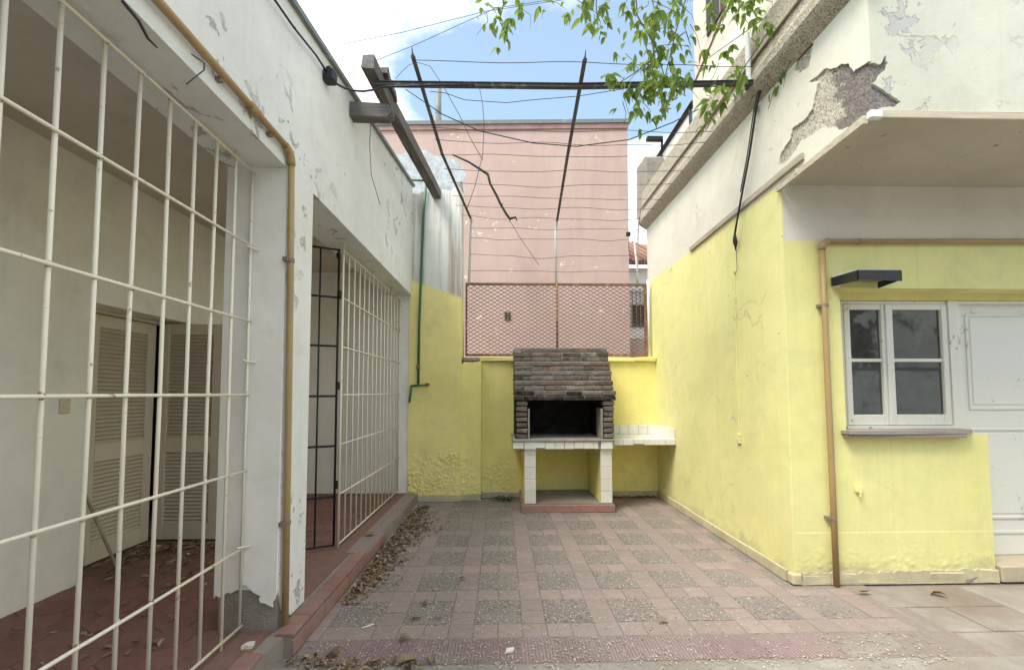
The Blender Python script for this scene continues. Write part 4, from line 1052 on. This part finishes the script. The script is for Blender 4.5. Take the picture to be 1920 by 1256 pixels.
rafter('iron rafter right of centre rising behind the barbecue', (.645, 3.08, 4.01), (.72, 4.4, 4.01), (.82, 6.04, 3.95), (.81, 6.055, 3.04), 'polewhite')
tag(T([(1.97, 6.07, 3.80), (2.0, 6.07, 3.4), (2.03, 6.07, 3.05)], .013, 6).build('thin_pole', M['polewhite'], None, True), 'thin white leaning pole at the fence right end', 'pole')
pl = thing('pole_cap', 'small black square knob on a bent wire near the cornice end', 'wire', (1.9, 6.1, 3.5))
MB().cbox(1.87, 1.93, 6.08, 6.13, 3.79, 3.85, c=.006).build('knob', M['cable'], pl)
T([(1.9, 6.1, 3.79), (1.9, 6.1, 3.6), (1.97, 6.1, 3.35)], .004, 4).build('bent_wire', M['wire'], pl)

wy = [(3.09, 3.985), (3.93, 4.0), (4.09, 3.985), (4.37, 3.99), (4.64, 3.985), (4.94, 3.985), (5.28, 3.98), (5.54, 3.975), (5.83, 3.97), (6.03, 3.86), (6.03, 3.72), (6.03, 3.48), (6.03, 3.23)]
ords = ['first', 'second', 'third', 'fourth', 'fifth', 'sixth', 'seventh', 'eighth', 'ninth', 'tenth', 'eleventh', 'twelfth', 'thirteenth']
for k, (yv, zv) in enumerate(wy):
    xl_ = -.67+.04*max(0, yv-4) if yv < 6 else -.45
    xr_ = 2.11 if yv < 6 else 2.03
    if k == 0: xr_ = 2.0
    w = T(wavy((xl_, yv, zv), (xr_, yv+(.05 if yv < 6 else 0), zv+(.04 if yv < 5 else 0)), 26, .008+.004*(k % 3), 40+k, .02*(k % 3)), .0031, 4).build('wire', M['wire'], None, True)
    tag(w, '%s slack wire across the pergola, counting down from the top' % ords[k], 'wire', 'pergola wires')
tag(T(D['sag_wire'], .0034, 4).build('sagging_wire', M['wire'], None, True), 'sagging wire just below the iron cross bar', 'wire')
tag(T(D['cable_sag'], .0055, 5).build('sagging_cable', M['cable'], None, True), 'thick black cable sagging across the top of the pink wall', 'cable')
for L, lb in zip(D['loops'], ('thin wire looping over the left rafter and down', 'thin wire dangling straight down from the cross bar', 'curled wire hanging from the timber beam before the white wall')):
    tag(T(L, .0028, 4).build('loose_wire', M['wire'], None, True), lb, 'wire')
tw_ = thing('dead_vine', 'crooked black dead vine dangling before the pink wall', 'twig', D['twig'][0])
T(D['twig'], [.010, .013, .018, .016, .017, .016, .017, .016, .012, .009], 6).build('stalk', M['twig'], tw_, True)
T(D['twig_wire'], .003, 4).build('tail', M['wire'], tw_)
for p, q in ((2, (.02, 0, -.03)), (5, (.03, 0, .02)), (7, (-.01, 0, -.03))):
    a = Vector(D['twig'][p]); T([a, a+Vector(q)], [.011, .003], 5).build('node', M['twig'], tw_)
for k, (a, b) in enumerate((((-3.6, 8, 8.2), (-.3, 8, 9.05)), ((-3.3, 8, 7.62), (-.1, 8, 9.12)))):
    tag(T([a, ((a[0]+b[0])/2, 8, (a[2]+b[2])/2-.05), b, (6, 8.5, b[2]+1.6)], .006, 4).build('street_cable', M['wire'], None, True), ('upper' if k == 0 else 'lower') + ' of two thin cables crossing the white cloud', 'cable', 'street cables')

# ================================================================== NEIGHBOURS
pk = thing('pink_building', 'tall windowless faded pink building with flaking paint behind the fence', 'building', (0, 10, 0))
P([(-6.5, -.05), (2.79, -.05), (2.82, 7.44), (-6.5, 7.20)], 1, 9.0, 13.0).build('wall', M['pink'], pk)
P([(-6.55, 7.205), (2.86, 7.445), (2.86, 7.53), (-6.55, 7.29)], 1, 8.94, 13.05).build('roof_edge', M['metalgrey'], pk)
P([(-6.5, 7.10), (2.83, 7.335), (2.83, 7.44), (-6.5, 7.2)], 1, 8.965, 8.998).build('stained_band', stone('stained_pink', (.26, .16, .15), (.42, .26, .23), 3, .3, .01), pk)
vt = B(.075, .205, 8.99, 8.999, 3.03, 3.21).build('vent', M['dark'], pk)
for k in range(4): B(.075, .205, 8.975, 8.9895, 3.04+k*.045, 3.06+k*.045).build('louvre', M['clamp'], vt)
ch = thing('roof_pipe', 'grey vent pipe standing on the pink building roof', 'pipe', (-1.43, 9.3, 7.4))
T([(-1.43, 9.3, 7.3), (-1.43, 9.3, 8.45)], .075, 10).build('pipe', M['metalgrey'], ch, True)
T([(-1.46, 9.3, 7.3), (-1.46, 9.3, 7.75)], .11, 10).build('collar', M['metalgrey'], ch, True)
sh2 = thing('white_house', 'small white house with red tiled roof glimpsed beyond the fence', 'house', (4.2, 12.5, 0))
B(2.95, 7, 12.0, 15, 0, 5.1).build('wall', plaster('distant_white_paint', (.80, .79, .74), lump=.2), sh2)
rf = P([(11.7, 5.1), (11.7, 5.16), (15, 6.9), (15, 6.8)], 0, 2.9, 7.2).build('roof', M['rooftile'], sh2)
for k in range(10):
    T([(3.0+k*.2, 11.66, 5.17), (3.0+k*.2, 14.9, 6.92)], .075, 6).build('ridge_tile', M['rooftile'], rf)
wn_ = B(3.80, 4.28, 11.98, 11.999, 3.38, 4.0).build('window', M['dark'], sh2)
for k in range(5): B(3.80+k*.115, 3.82+k*.115, 11.95, 11.97, 3.35, 4.45).build('window_bar', M['clamp'], wn_)
for zz in (3.4, 4.0, 4.36): B(3.72, 4.36, 11.94, 11.949, zz, zz+.025).build('window_bar', M['clamp'], wn_)
tag(B(2.83, 6, 9.6, 9.8, -.05, 2.72).build('pink_garden_wall', M['pink']), 'low pink wall below the small white house', 'wall')
gw_ = thing('garden_wall', 'pale wall behind the viewer mirrored in the window glass', 'wall', (1, -4.6, 0))
B(-7, 24, -6.4, -6.1, -.05, 5.2).build('house_front', plaster('mirrored_house_paint', (.72, .70, .64), chips=(.16, .15, .14), chip_thr=.45, chip_scale=.9), gw_)
B(-7, 24, -4.9, -4.6, -.05, 2.08).build('wall', M['left'], gw_)
B(-7, 24, -4.95, -4.55, 2.082, 2.15, c=.01).build('coping', M['concrete'], gw_)

# ================================================================== VINE
vine = thing('climbing_vine', 'green leafy vine hanging over the courtyard from upper right', 'vine', (1.6, 3.2, 4.3))
for s_ in D['stems']:
    n_ = len(s_)
    T(s_, [.006-.0035*i/(n_-1) for i in range(n_)], 5).build('stem', M['stem'], vine, True)
sr = random.Random(21)
for sx, sy, sz, cnt, spr in D['leaf_spots']:                     # fine side shoots and tendrils through the clusters
    for q in range(max(1, cnt//7)):
        a = Vector((sx+sr.gauss(0, spr*.5), sy+sr.gauss(0, .06), sz+sr.gauss(0, spr*.4)+.06))
        b = a+Vector((sr.gauss(0, .10), sr.gauss(0, .04), -sr.uniform(.06, .22))); m_ = a.lerp(b, .5)+Vector((sr.gauss(0, .03), 0, .02))
        T([a, m_, b], [.003, .0024, .0014], 4).build('twig', M['stem'], vine)
def leafmesh(L, w, fold, curl):
    prof = ((0, .0), (.12, .55), (.35, 1.0), (.6, .85), (.82, .42), (1, 0))
    vs, fs = [], []
    for t, k in prof:
        zc = -curl*L*t*t
        vs += [(t*L, 0, zc), (t*L, k*w/2, zc+fold*k*w/2), (t*L, -k*w/2, zc+fold*k*w/2)]
    for i in range(len(prof)-1):
        a, b = i*3, i*3+3
        fs += [(a, b, b+1, a+1), (a, a+2, b+2, b)]
    return vs, fs
LV = []
for k in range(6):
    vs, fs = leafmesh(.074+.013*(k % 3), .033+.006*(k % 2), .25+.15*(k % 2), .12+.1*(k % 3))
    me = bpy.data.meshes.new('leaf'); me.from_pydata(vs, [], fs); me.materials.append(M['leaf']); LV.append((me, vs, fs))
lr = random.Random(4); rest = MB(); nleaf = 0
spots = [(s_, True) for s_ in D['leaf_spots']]
for k in range(26): spots.append((([lr.uniform(.7, 3.0), lr.uniform(2.5, 3.4), lr.uniform(4.72, 5.3), 9, .2]), False))
for (sx, sy, sz, cnt, spr), shown in spots:
    k = 0; cnt = int(cnt*2.6+.6)
    while k < cnt:
        c = Vector((sx+lr.gauss(0, spr*.55), sy+lr.gauss(0, .10), sz+lr.gauss(0, spr*.5)))
        az0 = lr.uniform(0, 6.28); nl = lr.choice((1, 3, 3, 5)); nl = min(nl, cnt-k)
        for q in range(nl):
            az = az0 + (q-(nl-1)/2)*.75 + lr.uniform(-.2, .2)
            pit = lr.uniform(.25, 1.25)
            s_ = lr.uniform(.5, 1.2)
            mt = Matrix.Translation(c) @ Matrix.Rotation(az, 4, 'Z') @ Matrix.Rotation(pit, 4, 'Y') @ Matrix.Rotation(lr.uniform(-.7, .7), 4, 'X') @ Matrix.Scale(s_, 4)
            me, vs, fs = LV[lr.randrange(6)]
            if shown and nleaf < 300:
                place('leaf', me, vine, mt); nleaf += 1
            else:
                rest.add([tuple(mt @ Vector(v)) for v in vs], fs)
            k += 1
o = rest.mesh('leaf_mass', M['leaf']); o = link('leaf_mass', o, vine); o['kind'] = 'stuff'

# ================================================================== LITTER AND SMALL THINGS
lt = random.Random(8)
def dryleaf(mb, c, L, az, flat=.5):
    w = L*lt.uniform(.35, .55); curl = lt.uniform(-.9, .9); fold = lt.uniform(.1, .9)
    prof = ((0, .1), (.3, 1.0), (.65, .9), (1, 0))
    mt = Matrix.Translation(c) @ Matrix.Rotation(az, 4, 'Z') @ Matrix.Rotation(lt.uniform(-flat, flat), 4, 'Y') @ Matrix.Rotation(lt.uniform(-flat, flat), 4, 'X')
    vs, fs = [], []
    for t, k in prof:
        zc = curl*L*(t-.5)**2
        for sd in (0, 1, -1): vs.append(tuple(mt @ Vector(((t-.5)*L, sd*k*w/2, zc+abs(sd)*fold*k*w/2))))
    for i in range(3):
        a, b = i*3, i*3+3; fs += [(a, b, b+1, a+1), (a, a+2, b+2, b)]
    mb.add(vs, fs)
mb = MB()
for k in range(1900):                      # drift of leaves along the step
    t = lt.random()**.8; yv = 2.98+t*2.5
    wd = .07+.34*math.exp(-((yv-4.6)/.45)**2)+.17*math.exp(-((yv-3.6)/.5)**2)
    xv = -1.10+abs(lt.gauss(0, .5))*wd
    if yv > 5.2: xv = -1.06+lt.random()*.15
    dryleaf(mb, (xv, yv, .008+lt.random()*.022*max(.2, 1-(xv+1.1)/.25)), lt.choice((lt.uniform(.018, .035), lt.uniform(.025, .055))), lt.uniform(0, 6.28), .7)
for k in range(150):                       # heap at the near left
    xv = lt.uniform(-1.15, -.42); yv = 2.32+lt.gauss(0, .035)+.04*(xv < -.9)
    dryleaf(mb, (xv, yv, .006+lt.random()*.012), lt.uniform(.02, .05), lt.uniform(0, 6.28), .6)
o = tag(mb.build('leaf_litter', M['dry']), 'drift of dry brown leaves along the porch step', 'dry leaves', kind='stuff')
mb = MB()
for k in range(330):                       # leaves blown into the porch
    if k < 210: xv, yv = -3.12+abs(lt.gauss(0, .45)), 3.85-abs(lt.gauss(0, .35))
    else: xv, yv = lt.uniform(-2.9, -1.75), lt.uniform(1.4, 4.2)
    if xv > -1.7 or (xv < -2.93 and yv < 3.3): continue
    dryleaf(mb, (xv, yv, ZP+.012), lt.uniform(.025, .075), lt.uniform(0, 6.28), .45)
tag(mb.build('porch_litter', M['dry']), 'dry leaves scattered on the red porch floor by the shutters', 'dry leaves', kind='stuff')
mb = MB()
def straw(x, y, z):
    L = lt.uniform(.010, .026); w = lt.uniform(.002, .0042); az = lt.uniform(0, 6.28); b = lt.uniform(-.5, .5)
    pts = [(-L/2, 0), (0, b*L*.3), (L/2, 0)]
    vs = []
    for i, (a, c) in enumerate(pts):
        for sd in (-1, 1):
            xx, yy = a, c+sd*w*(1 if i == 1 else .5)
            vs.append((x+xx*math.cos(az)-yy*math.sin(az), y+xx*math.sin(az)+yy*math.cos(az), z+.002+(.003 if i == 1 else 0)))
    mb.add(vs, [(0, 2, 3, 1), (2, 4, 5, 3)])
ns = 0
while ns < 8500:
    xv = lt.uniform(-1.1, 2.5); yv = 2.25+3.5*lt.random()**1.35
    fx_ = ((xv-GX+GP/2) % GP)-GP/2; fy_ = ((yv-GY+GP/2) % GP)-GP/2
    on = abs(fx_) < U and abs(fy_) < U and yv > 2.72
    dens = (1.0 if on else .20)*(1.0 if xv < 1.1 else max(.12, 1-(xv-1.1)*.75))
    if 2.34 < yv < 2.57: dens = .45*(1.0 if xv < 1.2 else .4)
    if yv < 2.36: dens = .5 if yv > 2.30 else .1
    if lt.random() < dens: straw(xv, yv, .0); ns += 1
tag(mb.build('straw_litter', M['straw']), 'pale seed husks strewn over the paving', 'litter', kind='stuff')
single = [(-.52, 2.97, .09, 'curled brown leaf pair on the paving beside the leaf drift'), (-.55, 2.80, .085, 'olive brown leaf with a hole on the near paving'), (-.41, 2.80, .075, 'arched tan leaf on the near pebble tile'),
          (-.57, 2.56, .08, 'rolled brown leaf at the edge of the ribbed tiles'), (-.93, 2.43, .11, 'large crumpled grey leaf near the ochre pipe foot'), (-.30, 3.36, .06, 'small dark folded leaf alone on the red tiles'),
          (2.62, 3.03, .10, 'curved pale leaf below the window wall'), (3.13, 3.0, .10, 'dry brown leaf on the right concrete'), (1.02, 2.70, .07, 'olive leaf on the front pebble tile right of centre'), (-.50, 2.36, .13, 'big tan leaf on the front edge heap'), (-.38, 2.37, .10, 'broad brown leaf at the right end of the front heap'),
          (-1.23, 4.05, .12, 'reddish brown leaf caught under the far grille')]
for x_, y_, L, lb in single:
    m1 = MB(); dryleaf(m1, (x_, y_, .02 if x_ > -1.2 else ZP+.03), L, lt.uniform(0, 6.28), .3)
    tag(m1.build('fallen_leaf', M['dry']), lb, 'leaf', 'single fallen leaves')
tag(T([(-.86, 2.69, .006), (-.80, 2.735, .006)], .0055, 8).build('cigarette_end', M['lampwhite'], None, True), 'thin white stick lying on the paving near the leaves', 'litter')
tag(P(jag([(.02, 2.41), (.07, 2.43), (.075, 2.46), (.03, 2.455)], .004, .015), 2, .001, .012).build('paper_scrap', M['lampwhite']), 'crumpled white paper scrap on the ribbed tiles', 'litter')
tag(P(jag([(-1.33, 2.30), (-1.28, 2.31), (-1.285, 2.35), (-1.32, 2.34)], .004, .015), 2, ZP-.011, ZP+.012).build('plaster_chip', M['lampwhite']), 'white plaster chip on the broken step', 'rubble')
wd_ = thing('weed_tuft', 'dark green weed tuft at the yellow wall base left of barbecue', 'weed', (.05, 5.85, 0))
mbw = MB()
for k in range(90):
    c = Vector((.05+lt.gauss(0, .085), 5.78+lt.gauss(0, .05), .0)); az = lt.uniform(0, 6.28)
    vs, fs = leafmesh(lt.uniform(.03, .06), .018, .3, .5)
    mt = Matrix.Translation(c+Vector((0, 0, lt.uniform(.005, .05)))) @ Matrix.Rotation(az, 4, 'Z') @ Matrix.Rotation(-lt.uniform(.0, .7), 4, 'Y')
    mbw.add([tuple(mt @ Vector(v)) for v in vs], fs)
o = mbw.build('foliage', M['weed'], wd_)
T([(.05, 5.80, 0), (.05, 5.78, .05)], .006, 5).build('stem', M['stem'], wd_)
mb = MB()
for k in range(60): dryleaf(mb, (lt.uniform(1.5, 2.15), 5.86+lt.gauss(0, .03), .015), lt.uniform(.03, .07), lt.uniform(0, 6.28), .5)
tag(mb.build('corner_litter', M['dry']), 'dry leaves on the floor under the tiled counter', 'dry leaves', kind='stuff')

# the left house stands about one degree off the courtyard axis: turn it and all that is fixed to it
_piv = Vector((-1.24, 4.8, 0))
_turn = Matrix.Translation(_piv) @ Matrix.Rotation(-.0128, 4, 'Z') @ Matrix.Translation(-_piv)
for o in list(COL.objects):
    if o.parent is None and o.name.split('.')[0] in ('porch_house', 'barred_gate', 'louvred_shutter', 'light_switch', 'leaning_stick', 'power_cable', 'wire_hook', 'metal_spike', 'timber_stub', 'porch_litter', 'plaster_chip'):
        o.matrix_basis = _turn @ o.matrix_basis
g2.matrix_basis = _turn @ g2.matrix_basis
gpipe.matrix_basis = _turn @ gpipe.matrix_basis
